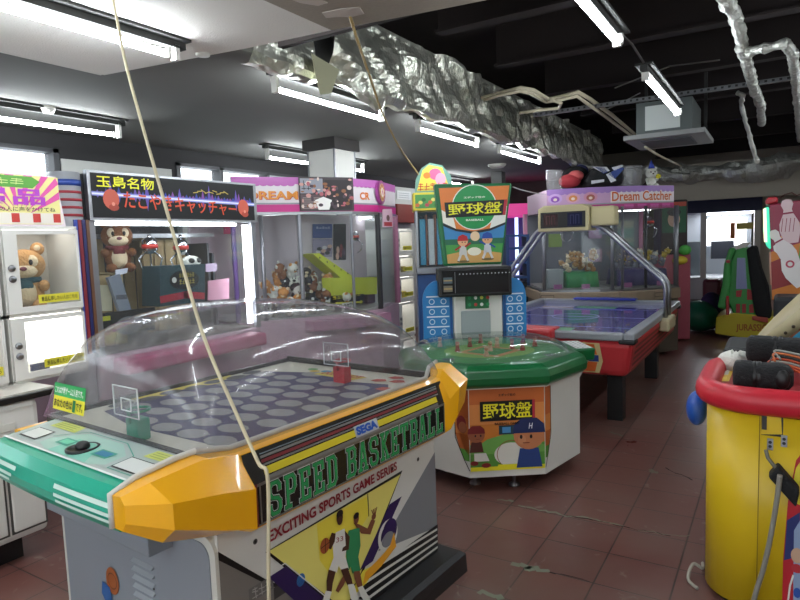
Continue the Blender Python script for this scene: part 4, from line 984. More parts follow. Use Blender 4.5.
# ---------------------------------------------------------------- soft toys
def plush(c, s, rz, fur, belly, name='plush_toy', label='', cat='soft toy', group=None, scarf=None, ears='round', lean=0, sit=True):
    """sitting stuffed animal about s tall; c = where it sits, rz = direction it faces (degrees, 0 = +x)"""
    t = thing(name, label, cat, c, rz, group)
    T = Matrix.Translation(c) @ Matrix.Rotation(radians(rz), 4, 'Z') @ Matrix.Rotation(radians(lean), 4, 'X')
    b = MB(); b.M = T
    b.ell((0, 0, s*.24), (s*.20, s*.22, s*.25), fur); b.ell((s*.02, 0, s*.62), (s*.22, s*.26, s*.22), fur, 18, 12)
    for d in (-1, 1):
        b.ell((-s*.02, d*s*.17, s*.84), (s*.05, s*.09, s*.09), fur); b.ell((s*.10, d*s*.22, s*.33), (s*.12, s*.07, s*.08), fur)
        b.ell((s*.22, d*s*.15, s*.07), (s*.16, s*.09, s*.08), fur)
    obj('body', b, t)
    b = MB(); b.M = T
    b.ell((s*.09, 0, s*.24), (s*.14, s*.15, s*.19), belly); b.ell((s*.14, 0, s*.55), (s*.13, s*.17, s*.11), belly)
    for d in (-1, 1): b.ell((s*.15, d*s*.10, s*.66), (s*.08, s*.08, s*.10), belly); b.ell((0, d*s*.17, s*.85), (s*.04, s*.05, s*.05), belly)
    obj('muzzle_and_belly', b, t)
    for d in (-1, 1):
        b = MB(); b.M = T; b.ell((s*.225, d*s*.09, s*.66), (s*.02, s*.026, s*.04), BLACK, 10, 7); obj('eye', b, t)
    b = MB(); b.M = T; b.ell((s*.275, 0, s*.575), (s*.03, s*.045, s*.03), H('#4a2320', .5) if not scarf else H('#7a3b4a', .5), 10, 7); obj('nose', b, t)
    if scarf:
        b = MB(); b.M = T
        b.lathe([(s*.15, s*.36), (s*.20, s*.40), (s*.19, s*.45), (s*.14, s*.46)], scarf, 16); b.ell((s*.17, 0, s*.34), (s*.05, s*.10, s*.09), scarf); obj('bandana', b, t)
    return t
def blob(c, s, rz, fur, m2, name, label, group):
    """small stuffed toy in a pile: head, body, ears in one mesh"""
    b = MB(); b.M = Matrix.Translation(c) @ Matrix.Rotation(radians(rz), 4, 'Z') @ Matrix.Rotation(radians(random.uniform(-50, 50)), 4, 'Y') @ Matrix.Rotation(radians(random.uniform(-40, 40)), 4, 'X')
    b.ell((0, 0, s*.22), (s*.22, s*.24, s*.24), fur, 10, 7); b.ell((s*.03, 0, s*.60), (s*.24, s*.27, s*.23), fur, 12, 8)
    for d in (-1, 1): b.ell((0, d*s*.18, s*.82), (s*.06, s*.09, s*.10), m2, 8, 5); b.ell((s*.12, d*s*.2, s*.3), (s*.13, s*.07, s*.08), fur, 8, 5); b.ell((s*.255, d*s*.09, s*.64), (s*.02, s*.03, s*.035), BLACK, 6, 4)
    b.ell((s*.2, 0, s*.53), (s*.09, s*.11, s*.07), m2, 8, 5)
    o = obj(name, b, root=Vector(c)); return tag(o, label, 'soft toy', group)
FT, FC = mat('tan_plush', '#c0935f', .95, bump=.5, bscale=90), mat('cream_plush', '#e2cfae', .95, bump=.4, bscale=90)
FB2 = mat('brown_plush', '#7a4a28', .95, bump=.5, bscale=90)
FW = mat('white_plush', '#dcdcd4', .95, bump=.4, bscale=80)
LBL = H('#d8cf3e', .4)
GLOW = mat('lit_white_panel', '#ffffff', .5, emit='#fff8f2', es=2.2)
LED = mat('lit_strip', '#ffffff', .5, emit='#f4f8ff', es=11)

# ---------------------------------------------------------------- left cabinet with drawers
cx_, cy0, cy1, cz = -3.12, .2, 1.70, .83
t = thing('prize_counter', 'long white counter cabinet with black edged top left of the basketball machine', 'cabinet', (-3.5, 1.0, 0))
b = MB().box(-4.1, cx_, cy0, cy1-.1, .12, cz-.03, WHITE); obj('carcass', b, t, bevel=.03)
b = MB().box(-4.12, cx_+.02, cy0, cy1, cz-.03, cz, BLACK); obj('top_edge', b, t, bevel=.005)
b = MB().box(-4.12, cx_-.0, cy0, cy1-.02, cz, cz+.008, OFFW); obj('worktop', b, t)
obj('toe_kick', MB().box(-4.05, cx_-.08, cy0+.05, cy1-.2, 0, .12, BLACK), t)
for i, (y0, y1) in enumerate(((.25, .62), (.66, 1.03), (1.07, 1.40), (1.43, 1.58))):
    d = obj('door', MB().box(cx_-.002, cx_+.012, y0, y1, .17, .60, WHITE), t, bevel=.006)
    obj('door_frame', MB().box(cx_-.001, cx_+.004, y0-.010, y1+.010, .16, .61, H('#4c4c48', .6)), d)
for (y0, y1) in ((.25, .8), (.85, 1.48)): obj('drawer', MB().box(cx_-.001, cx_+.006, y0, y1, .665, .705, OFFW), t, bevel=.004)
# ---------------------------------------------------------------- prize lockers
def lockers(fr_M, y0, y1, zs, label, depth=.45, knobs=True, cells=None, toe=None):
    """front face on local x = 0 looking +x, columns from y0 to y1, shelf heights zs"""
    o_ = fr_M @ Vector((-depth/2, (y0+y1)/2, zs[0]))
    t = thing('prize_locker', label, 'locker', tuple(o_))
    b = MB(); b.M = fr_M
    b.box(-depth, -depth+.01, y0, y1, zs[0], zs[-1], WHITE)
    for y in (y0, y1-.012): b.box(-depth, 0, y, y+.012, zs[0], zs[-1], WHITE)
    for z in zs: b.box(-depth, 0, y0, y1, z-.008, z+.008, WHITE)
    obj('locker_body', b, t)
    for k, (z0, z1) in enumerate(zip(zs, zs[1:])):
        d = MB(); d.M = fr_M; w0, w1 = y0+(y1-y0)*.18, y1-(y1-y0)*.05; v0, v1 = z0+.045, z1-.035
        for q in ((y0+.006, w0, z0+.012, z1-.012), (w1, y1-.006, z0+.012, z1-.012), (w0, w1, z0+.012, v0), (w0, w1, v1, z1-.012)): d.box(.0, .018, *q, WHITE)
        do = obj('locker_door', d, t)
        g = MB(); g.M = fr_M; g.box(.006, .010, w0, w1, v0, v1, GLASS); obj('door_pane', g, do)
        if knobs:
            for dz_ in (.02, -.035):
                q = MB(); q.M = fr_M; q.lathe([(.018, .018), (.018, .026), (.012, .030), (.001, .030)], STEEL, 12, (0, y0+(y1-y0)*.085, (z0+z1)/2+dz_), 'X'); obj('lock', q, do)
        ls = MB(); ls.M = fr_M; ls.box(-depth*.6, -.03, y0+.03, y1-.03, z1-.016, z1-.009, GLOW); obj('cell_light', ls, t)
        l_ = MB(); l_.M = fr_M; l_.box(.010, .0125, w0+(w1-w0)*.28, w1-.005, v0+.01, v0+.055, LBL)
        Pl_ = PX(.0125); l_.text(Pl_, '景品獲得したい人はこちら', (w0+(w1-w0)*.32, w1-.015, v0+.020, v0+.044), BK, .001, .01); obj('yellow_label', l_, do)
    return t
M1 = Matrix.Translation((-3.35, 0, 0))
lockers(M1, 1.60, 2.005, [.845, 1.19, 1.645], 'white two door prize locker standing on the counter below the pink and green sign', depth=.31)
lockers(M1, 1.15, 1.58, [.845, 1.19, 1.645], 'white prize locker at the extreme left edge, cut off by the photo', depth=.31)
plush((-3.55, 1.81, 1.20), .40, -30, FT, FC, label='tan and cream plush animal with teal bandana sitting in the upper white locker', scarf=mat('teal_cloth', '#2f5560', .9))
b = MB().box(-3.40, -3.385, 1.64, 2.01, .935, 1.17, GLOW); tag(obj('lit_panel', b), 'glowing white back panel inside the lower door of the white locker', 'light panel')
b = MB().box(-3.375, -3.36, 1.70, 1.80, .856, .925, H('#5a5f78', .6)); tag(obj('prize_box', b, bevel=.004), 'small grey prize box at the bottom of the lit lower locker', 'box')
b = MB().box(-3.34, -3.18, 1.02, 1.42, .84, 1.02, H('#c98ab6', .5)); tag(obj('prize_box', b, bevel=.006), 'pink prize box on the counter at the left photo edge', 'box')
# sign board on the lockers
t = thing('prize_sign', 'slanted pink and yellow prize sign with green banner on top of the white locker', 'sign', (-3.42, 1.75, 1.655))
sg = [(1.509, 1.918), (1.9, 1.932), (1.932, 1.668), (1.485, 1.645)]
Psg = PX(-3.38)
b = MB(); b.extr(Psg, [(1.1, 1.655), (1.965, 1.655), (1.93, 1.925), (1.1, 1.94)], -.012, 0, H('#e7d9e0', .5)); obj('sign_board', b, t)
b = MB(); b.rect(Psg, 1.12, 1.94, 1.665, 1.92, H('#f0e79a', .5), .001)
for k in range(9):
    a = radians(20+k*18); c0 = (1.72, 1.70)
    p = lambda an, r: (max(1.12, min(1.94, c0[0]+r*cos(an))), max(1.67, min(1.92, c0[1]+r*sin(an))))
    b.art(Psg, [p(a, .05), p(a, .30), p(a+.15, .30)], H('#e05aa8', .5), .002)
b.art(Psg, [(1.12, 1.86), (1.80, 1.855), (1.84, 1.89), (1.80, 1.915), (1.12, 1.92)], H('#5fa544', .5), .003)
b.scrib(Psg, 1.30, 1.76, 1.872, 1.902, 6, H('#d8e89a'), .005)
b.text(Psg, '景品', (1.50, 1.86, 1.765, 1.85), H('#b23fc0', .4), .005, .03)
b.text(Psg, 'この景品をゲットしたい方はお店の人に声をかけてね', (1.15, 1.91, 1.732, 1.756), BK, .005, .005)
b.rect(Psg, 1.12, 1.95, 1.668, 1.725, H('#e9e2d6', .5), .004)
for k in range(8): b.rect(Psg, 1.14+k*.108, 1.18+k*.108, 1.675, 1.722, H('#c23a34', .5), .005)
obj('sign_print', b, t)

# ---------------------------------------------------------------- crane machine with black banner
cf, c0, c1, cb_, zt = -3.55, 2.20, 3.60, -4.45, 2.0
t1 = thing('crane_machine', 'wide crane machine with black banner reading tako yaki catcher and glass front', 'crane machine', (-4.0, 2.9, 0))
PINKB = mat('pink_body', '#c9a0b4', .45); SILV = mat('silver_body', '#8d8e94', .35, .6)
obj('base_cabinet', MB().box(cb_, cf+.0, c0, c1, .05, .86, mat('rose_body', '#b89aa8', .5)), t1, bevel=.02)
obj('control_shelf', MB().box(cf+.0, cf+.16, c0+.08, c1-.1, .74, .84, mat('hot_pink_shelf', '#b8547c', .4)), t1, bevel=.02)
b = MB().box(cf+.0, cf+.012, c0+.5, c0+.85, .2, .55, H('#2a2a30', .3)); obj('prize_chute_door', b, t1, bevel=.01)
for q in ((cf, c0), (cf, c1), (cb_, c0), (cb_, c1)): obj('post', MB().box(q[0]-.03 if q[0] > -4 else q[0], q[0] if q[0] > -4 else q[0]+.03, q[1] if q[1] < 3 else q[1]-.045, q[1]+.045 if q[1] < 3 else q[1], .86, 1.70, SILV), t1)
obj('back_wall', MB().box(cb_, cb_+.02, c0+.045, c1-.045, .86, 1.70, H('#3d3d46', .6)), t1)
obj('roof', MB().box(cb_, cf-.02, c0, c1, 1.70, zt-.02, H('#2c2c30', .6)), t1)
obj('floor_panel', MB().box(cb_+.02, cf-.035, c0+.04, c1-.04, .861, .875, H('#77716a', .6)), t1)
obj('front_glass', MB().box(cf-.02, cf-.015, c0+.045, c1-.045, .86, 1.70, GLASS), t1)
obj('light_strip', MB().box(cf-.06, cf-.035, c1-.09, c1-.05, .90, 1.68, LED), t1)
obj('light_strip', MB().box(cf-.12, cf-.09, c0+.1, c1-.12, 1.675, 1.695, LED), t1)
b = MB().box(cf-.01, cf+.025, c0-.0, c1+.0, 1.70, zt, STEEL); ban = obj('banner_frame', b, t1)
Pb = PX(cf+.025); b = MB(); q = (c0+.02, c1-.03, 1.715, 1.985)
b.rect(Pb, *q, H('#08090d', .6), .002)
# glowing wave printed across the banner
zc = 1.86
for k in range(46):
    y = c0+.03+k*.0288; h = .012+.10*abs(noise.noise(Vector((k*.43, 2, 0))))+(.05 if k % 9 == 4 else 0)
    m = [H('#2b3f9a', .4), H('#5d49a8', .4), H('#7a3f9a', .4)][k % 3]
    b.art(Pb, [(y-.016, zc), (y, zc-h), (y+.016, zc), (y, zc+h)], m, .003)
b.art(Pb, [(c0+.02, zc-.012), (c1-.03, zc-.035), (c1-.03, zc-.010), (c0+.02, zc+.014)], H('#8a8fd8', .4), .004)
b.art(Pb, [(c0+.02, zc-.005), (c1-.03, zc-.027), (c1-.03, zc-.018), (c0+.02, zc+.006)], H('#e6e8fb', .4), .0045)
b.text(Pb, '玉島名物', (2.255, 2.66, 1.90, 1.972), H('#f0ee2a', .4), .006, .012)
b.text(Pb, 'たこやきキャッチャー', [(2.43, 1.775), (3.38, 1.745), (3.38, 1.84), (2.43, 1.885)], H('#d9502e', .4), .006, .012)
for y, z in ((2.345, 1.83), (3.45, 1.81)):
    b.disc(Pb, (y, z), (.055, .062), H('#c85a44', .4), .006, 16); b.disc(Pb, (y+.015, z-.05), (.035, .022), H('#a8402e', .4), .0065, 12); b.disc(Pb, (y+.012, z-.03), (.012, .012), H('#e0907a'), .007, 10)
for k in range(9): b.stroke(Pb, [(2.98+k*.035, 1.90+.012*(k % 3)), (3.02+k*.035, 1.905+.010*(k % 2))], .006, H('#b8a24a'), .007)
obj('banner_print', b, ban)
# rail and claws
obj('claw_rail', MB().box(-4.02, -3.98, c0+.05, c1-.05, 1.60, 1.63, STEEL), t1)
def claw(x, y, z, top, par, s=1.0):
    b = MB().tube([(x, y, z+.14*s), (x, y, top)], .012, CHROME, 8); b.lathe([(.02, z+.15*s), (.05*s, z+.13*s), (.055*s, z+.06*s), (.03*s, z+.03*s), (.001, z+.03*s)], CHROME, 16, (x, y, 0))
    o = obj('claw', b, par); b = MB().lathe([(.056*s, z+.10*s), (.058*s, z+.085*s), (.056*s, z+.07*s)], H('#c9362e', .3), 16, (x, y, 0)); obj('claw_band', b, o)
    for k in range(3):
        a = k*2*pi/3+.4; d = (cos(a), sin(a))
        obj('claw_prong', MB().tube([(x+d[0]*.03*s, y+d[1]*.03*s, z+.05*s), (x+d[0]*.09*s, y+d[1]*.09*s, z), (x+d[0]*.07*s, y+d[1]*.07*s, z-.07*s), (x+d[0]*.03*s, y+d[1]*.03*s, z-.10*s)], .007, CHROME, 6), o)
for p in ([(2.838, 1.51), (3.108, 1.494)]): claw(-3.85, p[0], p[1]-.06, 1.62, t1)
# goods inside (front plane of the goods about x = -3.8)
WOOD = mat('crate_wood', '#a8926a', .7, vary=.15, vscale=8)
def crate(x0, x1, y0, y1, z0, z1, label):
    b = MB(); n = max(2, int((y1-y0)/.09)); w = (y1-y0)/n
    for i in range(n):
        for x in (x0, x1-.012): b.box(x, x+.012, y0+i*w+.008, y0+(i+1)*w-.008, z0, z1, WOOD)
    for x in (x0+.012, x1-.024):
        for z in (z0+.03, z1-.07): b.box(x, x+.012, y0, y1, z, z+.04, WOOD)
    b.box(x0, x1, y0, y1, z1-.012, z1, WOOD)
    return tag(obj('wooden_crate', b), label, 'crate')
k = [(2.395, 1.364), (2.7, 1.078), (2.73, 1.616), (3.158, 1.59), (3.44, 1.17)]
crate(-4.1, -3.80, 2.30, 2.58, .88, k[0][1], 'slatted wooden crate under the brown plush in the crane machine with black banner')
crate(-4.40, -4.12, 2.36, 2.66, .88, 1.60, 'tall slatted wooden crate behind the brown plush')
crate(-4.35, -4.1, 2.95, 3.36, .88, 1.60, 'slatted wooden crate in the right half of the crane machine with black banner')
plush((-3.94, [(2.643, 1.391)][0][0], k[0][1]+.002), .40, -25, FB2, FC, label='brown and cream plush animal with dark red bandana on wooden crate in the crane machine', scarf=mat('maroon_cloth', '#6a2228', .9))
def card(x, pts, m, label, name='price_card', cat='card', th=.008, txt=None, tm=None, tp=None):
    P = PX(x); b = MB(); b.extr(P, pts, -th, 0, m)
    if txt: b.scrib(P, *tp, 5, tm or BK, .0015)
    return tag(obj(name, b), label, cat)
def R4(pts): return pts
card(-3.74, [(2.483, 1.345), (2.565, 1.36), (2.576, 1.393), (2.486, 1.385)], H('#d4d6e4'), 'white price card on the crate in front of the brown plush')
card(-3.76, [(2.35, 1.295), (2.462, 1.287), (2.447, 1.115), (2.349, 1.126)], H('#cfcbb0'), 'pale notice card with yellow print at the left inside the crane machine', 'notice_card', txt='1回¥100', tm=H('#a8902c'), tp=(2.30, 2.38, 1.14, 1.18))
b = MB(); q = [(2.412, 1.337), (2.5, 1.357), (2.567, 1.102), (2.478, 1.105)]; b.extr(PX(-3.72), q, -.03, 0, H('#7c8698', .6)); b.stroke(PX(-3.72), [(q[3][0]-.01, q[3][1]+.1), (q[2][0]-.04, q[2][1]+.1)], .03, H('#4a5262'), .002)
tag(obj('prize_box', b), 'tall grey blue prize box leaning on the crate under the brown plush', 'box')
q = [(2.769, 1.396), (3.164, 1.391), (3.141, 1.114), (2.745, 1.112)]
b = MB(); b.extr(PX(-3.66), q, -.20, 0, H('#21404a', .4)); Pq = PX(-3.66)
yc, zc = (q[0][0]+q[1][0])/2, (q[0][1]+q[2][1])/2; b.disc(Pq, (yc, zc+.03), (.13, .07), BK, .002); b.scrib(Pq, yc-.05, yc+.09, zc+.05, zc+.08, 6, H('#b9a94a'), .004); b.scrib(Pq, yc-.05, yc+.09, zc+.0, zc+.035, 5, H('#b9a94a'), .004)
b.disc(Pq, (yc-.09, zc+.035), .02, H('#d6d8d4'), .004); b.stroke(Pq, [(q[3][0]+.02, q[3][1]+.05), (yc, q[3][1]+.065), (q[2][0]-.02, q[2][1]+.04)], .05, H('#a8263a'), .003)
tag(obj('prize_box', b, bevel=.003), 'dark teal prize box with gold lettering in the middle of the banner crane machine', 'box')
card(-3.72, [(3.234, 1.258), (3.448, 1.266), (3.434, 1.1), (3.222, 1.105)], H('#c48aa2'), 'pink paper card to the right of the dark teal prize box')
card(-3.74, [(3.243, 1.388), (3.352, 1.39), (3.347, 1.328), (3.238, 1.327)], H('#b9a4c0'), 'small lilac price card above the pink paper card')
card(-4.2, [(3.874, 1.736), (3.993, 1.737), (3.984, 1.629), (3.866, 1.63)], H('#c9386a'), 'small magenta card high at the right back of the banner crane machine')
b = MB(); q = [(2.273, 1.119), (2.69, 1.118), (2.677, 0.96), (2.262, 0.999)]; b.extr(PX(-3.64), q, -.02, 0, H('#1a1c20', .4)); b.disc(PX(-3.64), ((q[0][0]+q[1][0])/2, (q[0][1]+q[2][1])/2-.02), (.10, .06), H('#777d82'), .002); b.rect(PX(-3.64), q[0][0]+.02, q[0][0]+.08, q[0][1]-.05, q[0][1]-.02, H('#cfcf3e'), .003)
tag(obj('poster', b), 'dark poster board with pale circle behind the top of the clear dome', 'poster')
b = MB(); q = [(3.152, 1.408)][0]; b.ell((-3.80, q[0], q[1]), (.06, .08, .05), FW); b.ell((-3.76, q[0]-.03, q[1]+.01), (.03, .025, .02), BLACK); b.ell((-3.76, q[0]+.03, q[1]+.01), (.03, .025, .02), BLACK)
tag(obj('plush_toy', b), 'small white and black plush lying on top of the dark teal prize box', 'soft toy')
b = MB()
for i in range(2): b.box(-4.3, -3.9, 3.40+i*.05, 3.42+i*.05, .88, 1.55-.08*i, H('#3a3d42', .4))
tag(obj('prize_box', b), 'tall narrow dark boxes by the bright light strip', 'box')
# striped silver machine between lockers and banner crane
t = thing('capsule_column', 'round silver column with red and blue stripes beside the slanted prize sign', 'machine', (-3.60, 2.105, 0))
b = MB().lathe([(.085, .05), (.085, 1.98)], mat('chrome_wrap', '#c9ccd2', .35, .4), 20, (-3.60, 2.105, 0)); obj('drum', b, t)
for k in range(4): obj('stripe', MB().lathe([(.087, 1.72+k*.045), (.087, 1.735+k*.045)], H('#a8323e', .4) , 20, (-3.60, 2.105, 0)), t)
b = MB().lathe([(.088, 1.90), (.088, 1.935)], H('#2f4a9a', .4), 20, (-3.60, 2.105, 0)); obj('stripe', b, t)
for k, m in enumerate(('#3a4db0', '#8d2f3a', '#2c2f66', '#6d4a34')): obj('edge_strip', MB().box(-3.512, -3.500, 2.085+k*.024, 2.105+k*.024, .9, 1.70, H(m, .35)), t)
# ---------------------------------------------------------------- pink crane machine
t2 = thing('crane_machine', 'pink topped crane machine with posters and yellow slide inside, right of the black banner machine', 'crane machine', (-3.95, 4.7, 0))
pl = [(-3.92, 3.72), (-3.60, 4.20), (-3.34, 4.62), (-3.30, 5.0), (-3.46, 5.58), (-4.5, 5.58), (-4.5, 4.97), (-3.94, 4.97), (-3.94, 4.59), (-4.5, 4.59), (-4.5, 3.72)]
pf = pl[:5]+[(-4.5, 5.58), (-4.5, 3.72)]
front = pl[:5]
MAG = mat('magenta_marquee', '#b8408f', .35); PK2 = mat('pale_pink_post', '#c07f9c', .4)
def strip(b, pts, z0, z1, th, m):     # wall along a polyline, thickness th to the inside
    for (a, b_) in zip(pts, pts[1:]):
        d = Vector((b_[0]-a[0], b_[1]-a[1], 0)).normalized(); n = Vector((d.y, -d.x, 0))
        q = [Vector((a[0], a[1], 0)), Vector((b_[0], b_[1], 0)), Vector((b_[0], b_[1], 0))-n*th, Vector((a[0], a[1], 0))-n*th]
        b.loft([[(p.x, p.y, z0) for p in q], [(p.x, p.y, z1) for p in q]], m)
# body fits round the square column: left and right wings joined along the front
for seg, nm in ((([(-3.92, 3.72), (-3.60, 4.20), (-3.36, 4.585), (-4.5, 4.585), (-4.5, 3.72)]), 'cabinet'),):
    pass
zb = .86
b = MB(); strip(b, front, .05, zb, .12, mat('rose_body', '#b89aa8', .5)); b.box(-4.5, -3.99, 3.72, 4.56, .05, zb-.02, PINKB); b.box(-4.5, -3.62, 5.32, 5.50, .05, zb-.02, PINKB)
obj('base_cabinet', b, t2)
b = MB(); q = [(x+.12, y-.02) for x, y in front[1:4]]+[(x, y) for x, y in front[1:4]][::-1]; b.prism(q, .74, .83, mat('dusty_pink_shelf', '#a87a92', .5)); obj('control_shelf', b, t2)
b = MB().prism([(-3.92, 3.76), (-3.62, 4.22), (-3.40, 4.56), (-4.48, 4.56), (-4.48, 3.76)], zb, zb+.012, H('#b8b4b0', .5)); obj('floor_panel', b, t2)
b = MB().prism([(-3.42, 5.01), (-3.52, 5.54), (-3.735, 5.54), (-3.735, 5.01)], zb, zb+.012, H('#b8b4b0', .5)); obj('floor_panel', b, t2)
b = MB().prism([(-3.735, 4.57), (-3.41, 4.57), (-3.34, 5.0), (-3.735, 5.0)], zb, zb+.012, H('#b8b4b0', .5)); obj('floor_panel', b, t2)
b = MB(); strip(b, front, zb, 1.79, .006, GLASS); obj('front_glass', b, t2)
b = MB().box(-4.5, -4.48, 3.72, 5.58, zb, 1.79, H('#b9a9b2', .6)); obj('back_wall', b, t2)
b = MB().box(-3.745, -3.735, 4.30, 5.40, zb, 1.79, H('#c3b9bf', .6)).box(-4.4, -3.745, 4.30, 4.31, zb, 1.79, H('#c3b9bf', .6)); obj('inner_wall', b, t2)
b = MB().box(-4.48, -3.5, 5.56, 5.58, zb, 1.79, GLASS); obj('side_glass', b, t2)
for (x, y), m, w in zip(front, (H('#5a3f7a', .35), SILV, SILV, H('#232326', .35), PK2), (.022, .02, .014, .026, .03)):
    obj('post', MB().lathe([(w, zb), (w, 1.79)], m, 10, (x-.01, y, 0), smooth=False), t2)
obj('post', MB().lathe([(.018, zb), (.018, 1.79)], SILV, 10, (-3.80, 3.92, 0)), t2)
b = MB(); strip(b, front, 1.79, 2.10, .05, H('#d9d2d6', .4)); mq = obj('marquee', b, t2)
obj('marquee_trim', (lambda q: (strip(q, [(x+.012, y-.006) for x, y in front], 1.775, 1.80, .03, STEEL), q)[1])(MB()), t2)
obj('roof', MB().prism([(-3.96, 3.76), (-3.66, 4.22), (-3.42, 4.56), (-4.5, 4.56), (-4.5, 3.76)], 1.80, 1.84, OFFW), t2)
def seg_plane(a, c, fr=None):
    d = Vector((c[0]-a[0], c[1]-a[1], 0)); L = d.length; return PG((a[0], a[1], 0), d, (0, 0, 1)), L
Pa_, La = seg_plane(front[0], front[1]); Pb_, Lb = seg_plane(front[1], front[2]); Pc_, Lc = seg_plane(front[2], front[3]); Pd_, Ld = seg_plane(front[3], front[4])
b = MB()
for P, L in ((Pa_, La), (Pb_, Lb), (Pc_, Lc), (Pd_, Ld)):
    b.rect(P, 0, L, 1.80, 1.865, H('#c0257e', .35), .003); b.rect(P, 0, L, 2.04, 2.10, H('#b25aa8', .4), .003); b.rect(P, 0, L, 1.865, 1.88, H('#8a8d94', .3), .004)
    k = 0
    while k*.06 < L-.05: b.disc(P, (.03+k*.06, 2.04), (.035, .018), H('#b25aa8', .4), .0035, 12); k += 1
b.text(Pa_, 'DREAM', (.12, La-.01, 1.91, 1.98), H('#e0902c', .4), .006, .03); b.text(Pa_, 'DREAM', (.125, La-.005, 1.905, 1.975), H('#b8323a', .4), .005, .04)
b.text(Pc_, 'CR', (.12, .26, 1.91, 1.98), H('#d9762c', .4), .006, .03)
obj('marquee_print', b, mq)
b = MB().lathe([(.10, 0), (.105, .012), (.10, .03), (.02, .03)], H('#c768b4', .4), 24); 
b = MB(); Pq = PG((front[3][0]-.02, front[3][1]+.06, 1.99), Vector((front[4][0]-front[3][0], front[4][1]-front[3][1], 0)), (0, 0, 1))
for r, m, o in ((.115, H('#c768b4', .4), .03), (.085, H('#d8b06a', .4), .034), (.045, H('#efe6d8', .4), .036)): b.disc(Pq, (0, 0), r, m, o, 24)
b.loft([[Pq(.115*cos(2*pi*k/24), .115*sin(2*pi*k/24), o) for k in range(24)] for o in (.0, .03)], H('#b04f9c', .4))
for k in range(10): a = 2*pi*k/10; b.disc(Pq, (.066*cos(a), .066*sin(a)), .014, H('#b8584a'), .036, 8)
b.stroke(Pq, [(-.02, -.02), (0, .025), (.02, -.02)], .01, H('#c0408a'), .038)
obj('round_badge', b, mq)
# poster board hung over the middle of the marquee
b = MB(); qp = Pb_
b.extr(Pb_, [(.0, 1.805), (Lb+.02, 1.805), (Lb+.02, 2.105), (.0, 2.105)], .012, .018, H('#3a2f34', .4))
b.rect(Pb_, .01, .22, 1.81, 1.95, H('#57464a'), .02); b.rect(Pb_, .24, Lb, 1.82, 2.08, H('#2a2226'), .02); b.rect(Pb_, .01, .22, 1.96, 2.09, H('#8d8f9a'), .02)
b.scrib(Pb_, .02, .11, 1.99, 2.07, 2, H('#22242c'), .022)
for k in range(70):
    x, z = random.uniform(.02, .5), random.uniform(1.83, 2.09); b.disc(Pb_, (x, z), (random.uniform(.008, .026), random.uniform(.006, .022)), [H('#c9928a'), H('#8a5a3a'), H('#d6c2b8'), H('#4a3a44'), H('#b2606a')][k % 5], .0225+k*.00002, 8)
for k in range(6): b.stroke(Pb_, [(.03, 1.83+k*.018), (.2, 1.83+k*.018)], .006, H('#9b8e8a'), .022)
b.art(Pb_, [(.17, 1.815), (.27, 1.815), (.30, 1.90), (.22, 1.93), (.14, 1.90)], H('#efece8', .3), .0235)
tag(obj('poster_board', b), 'dark collage poster board covering the middle of the pink crane marquee', 'poster')
obj('light_strip', MB().box(-4.3, -3.8, 4.50, 4.53, 1.76, 1.78, LED), t2); obj('light_strip', MB().box(-4.3, -3.6, 5.3, 5.33, 1.76, 1.78, LED), t2)
# posters and goods inside
def poster(x, pts, m, label, deco, name='poster'):
    P = PX(x); b = MB(); b.extr(P, pts, -.006, 0, m); (y0, z1), (y1, _), (_, z0) = pts[0], pts[1], pts[2]
    for k in range(deco[0]):
        y = y0+(y1-y0)*(.15+.7*((k*37) % 11)/10); z = z0+(z1-z0)*(.12+.7*((k*53) % 13)/12)
        b.disc(P, (y, z), ((y1-y0)*.13, (z1-z0)*.10), deco[1][k % len(deco[1])], .0015+.0002*k, 10)
    if len(deco) > 2: b.scrib(P, y0+(y1-y0)*.12, y0+(y1-y0)*.88, z0+(z1-z0)*.66, z0+(z1-z0)*.82, 5, deco[3], .005)
    return tag(obj(name, b), label, 'poster')
SKN, PLM, NVY = H('#c9a596'), H('#5a4258'), H('#27304f')
poster(-4.42, [(4.533, 1.733), (4.704, 1.734), (4.692, 1.572), (4.52, 1.574)], H('#2b2c36'), 'small dark figure poster at upper left inside the pink crane machine', (6, [SKN, PLM, NVY]))
poster(-4.42, [(4.52, 1.564), (4.691, 1.561), (4.672, 1.317), (4.501, 1.325)], NVY, 'small navy poster below the dark figure poster', (6, [SKN, H('#8fa3c9'), PLM]))
poster(-3.72, [(4.523, 1.701), (4.812, 1.703), (4.802, 1.567), (4.513, 1.57)], H('#2f4a86'), 'blue notice poster with pale writing behind the yellow slide', (0, [], '景品案内', H('#cfd8ea')))
poster(-3.72, [(4.512, 1.561), (4.801, 1.557), (4.788, 1.382), (4.499, 1.393)], H('#8d86a0'), 'grey poster with group of figures below the blue notice', (9, [SKN, PLM, H('#2b2c36'), H('#c9c4cc')]))
poster(-3.72, [(4.844, 1.703), (5.042, 1.705), (5.016, 1.343), (4.818, 1.351)], H('#24202a'), 'tall black poster with one standing figure', (5, [SKN, H('#7a2f3a'), PLM]))
poster(-4.46, [(5.04, 1.76), (5.337, 1.763), (5.314, 1.452), (5.017, 1.461)], H('#d45a9c'), 'bright pink poster panel above the checked cushion', (2, [H('#7a4a6a')]))
b = MB(); q = [(4.43, 1.475), (4.721, 1.457), (4.685, 1.182), (4.396, 1.221)]; b.extr(PX(-3.95), q, -.05, 0, H('#2a4a5c', .7))
for i in range(5):
    for j in range(6):
        if (i+j) % 2: 
            u0, v0 = i/5, j/6; g = lambda u, v: tuple(Vector(q[3])*(1-u)*(1-v)+Vector(q[2])*u*(1-v)+Vector(q[1])*u*v+Vector(q[0])*(1-u)*v)
            b.art(PX(-3.95), [g(u0, v0), g(u0+.2, v0), g(u0+.2, v0+1/6), g(u0, v0+1/6)], H('#9ac0b8', .7), .002)
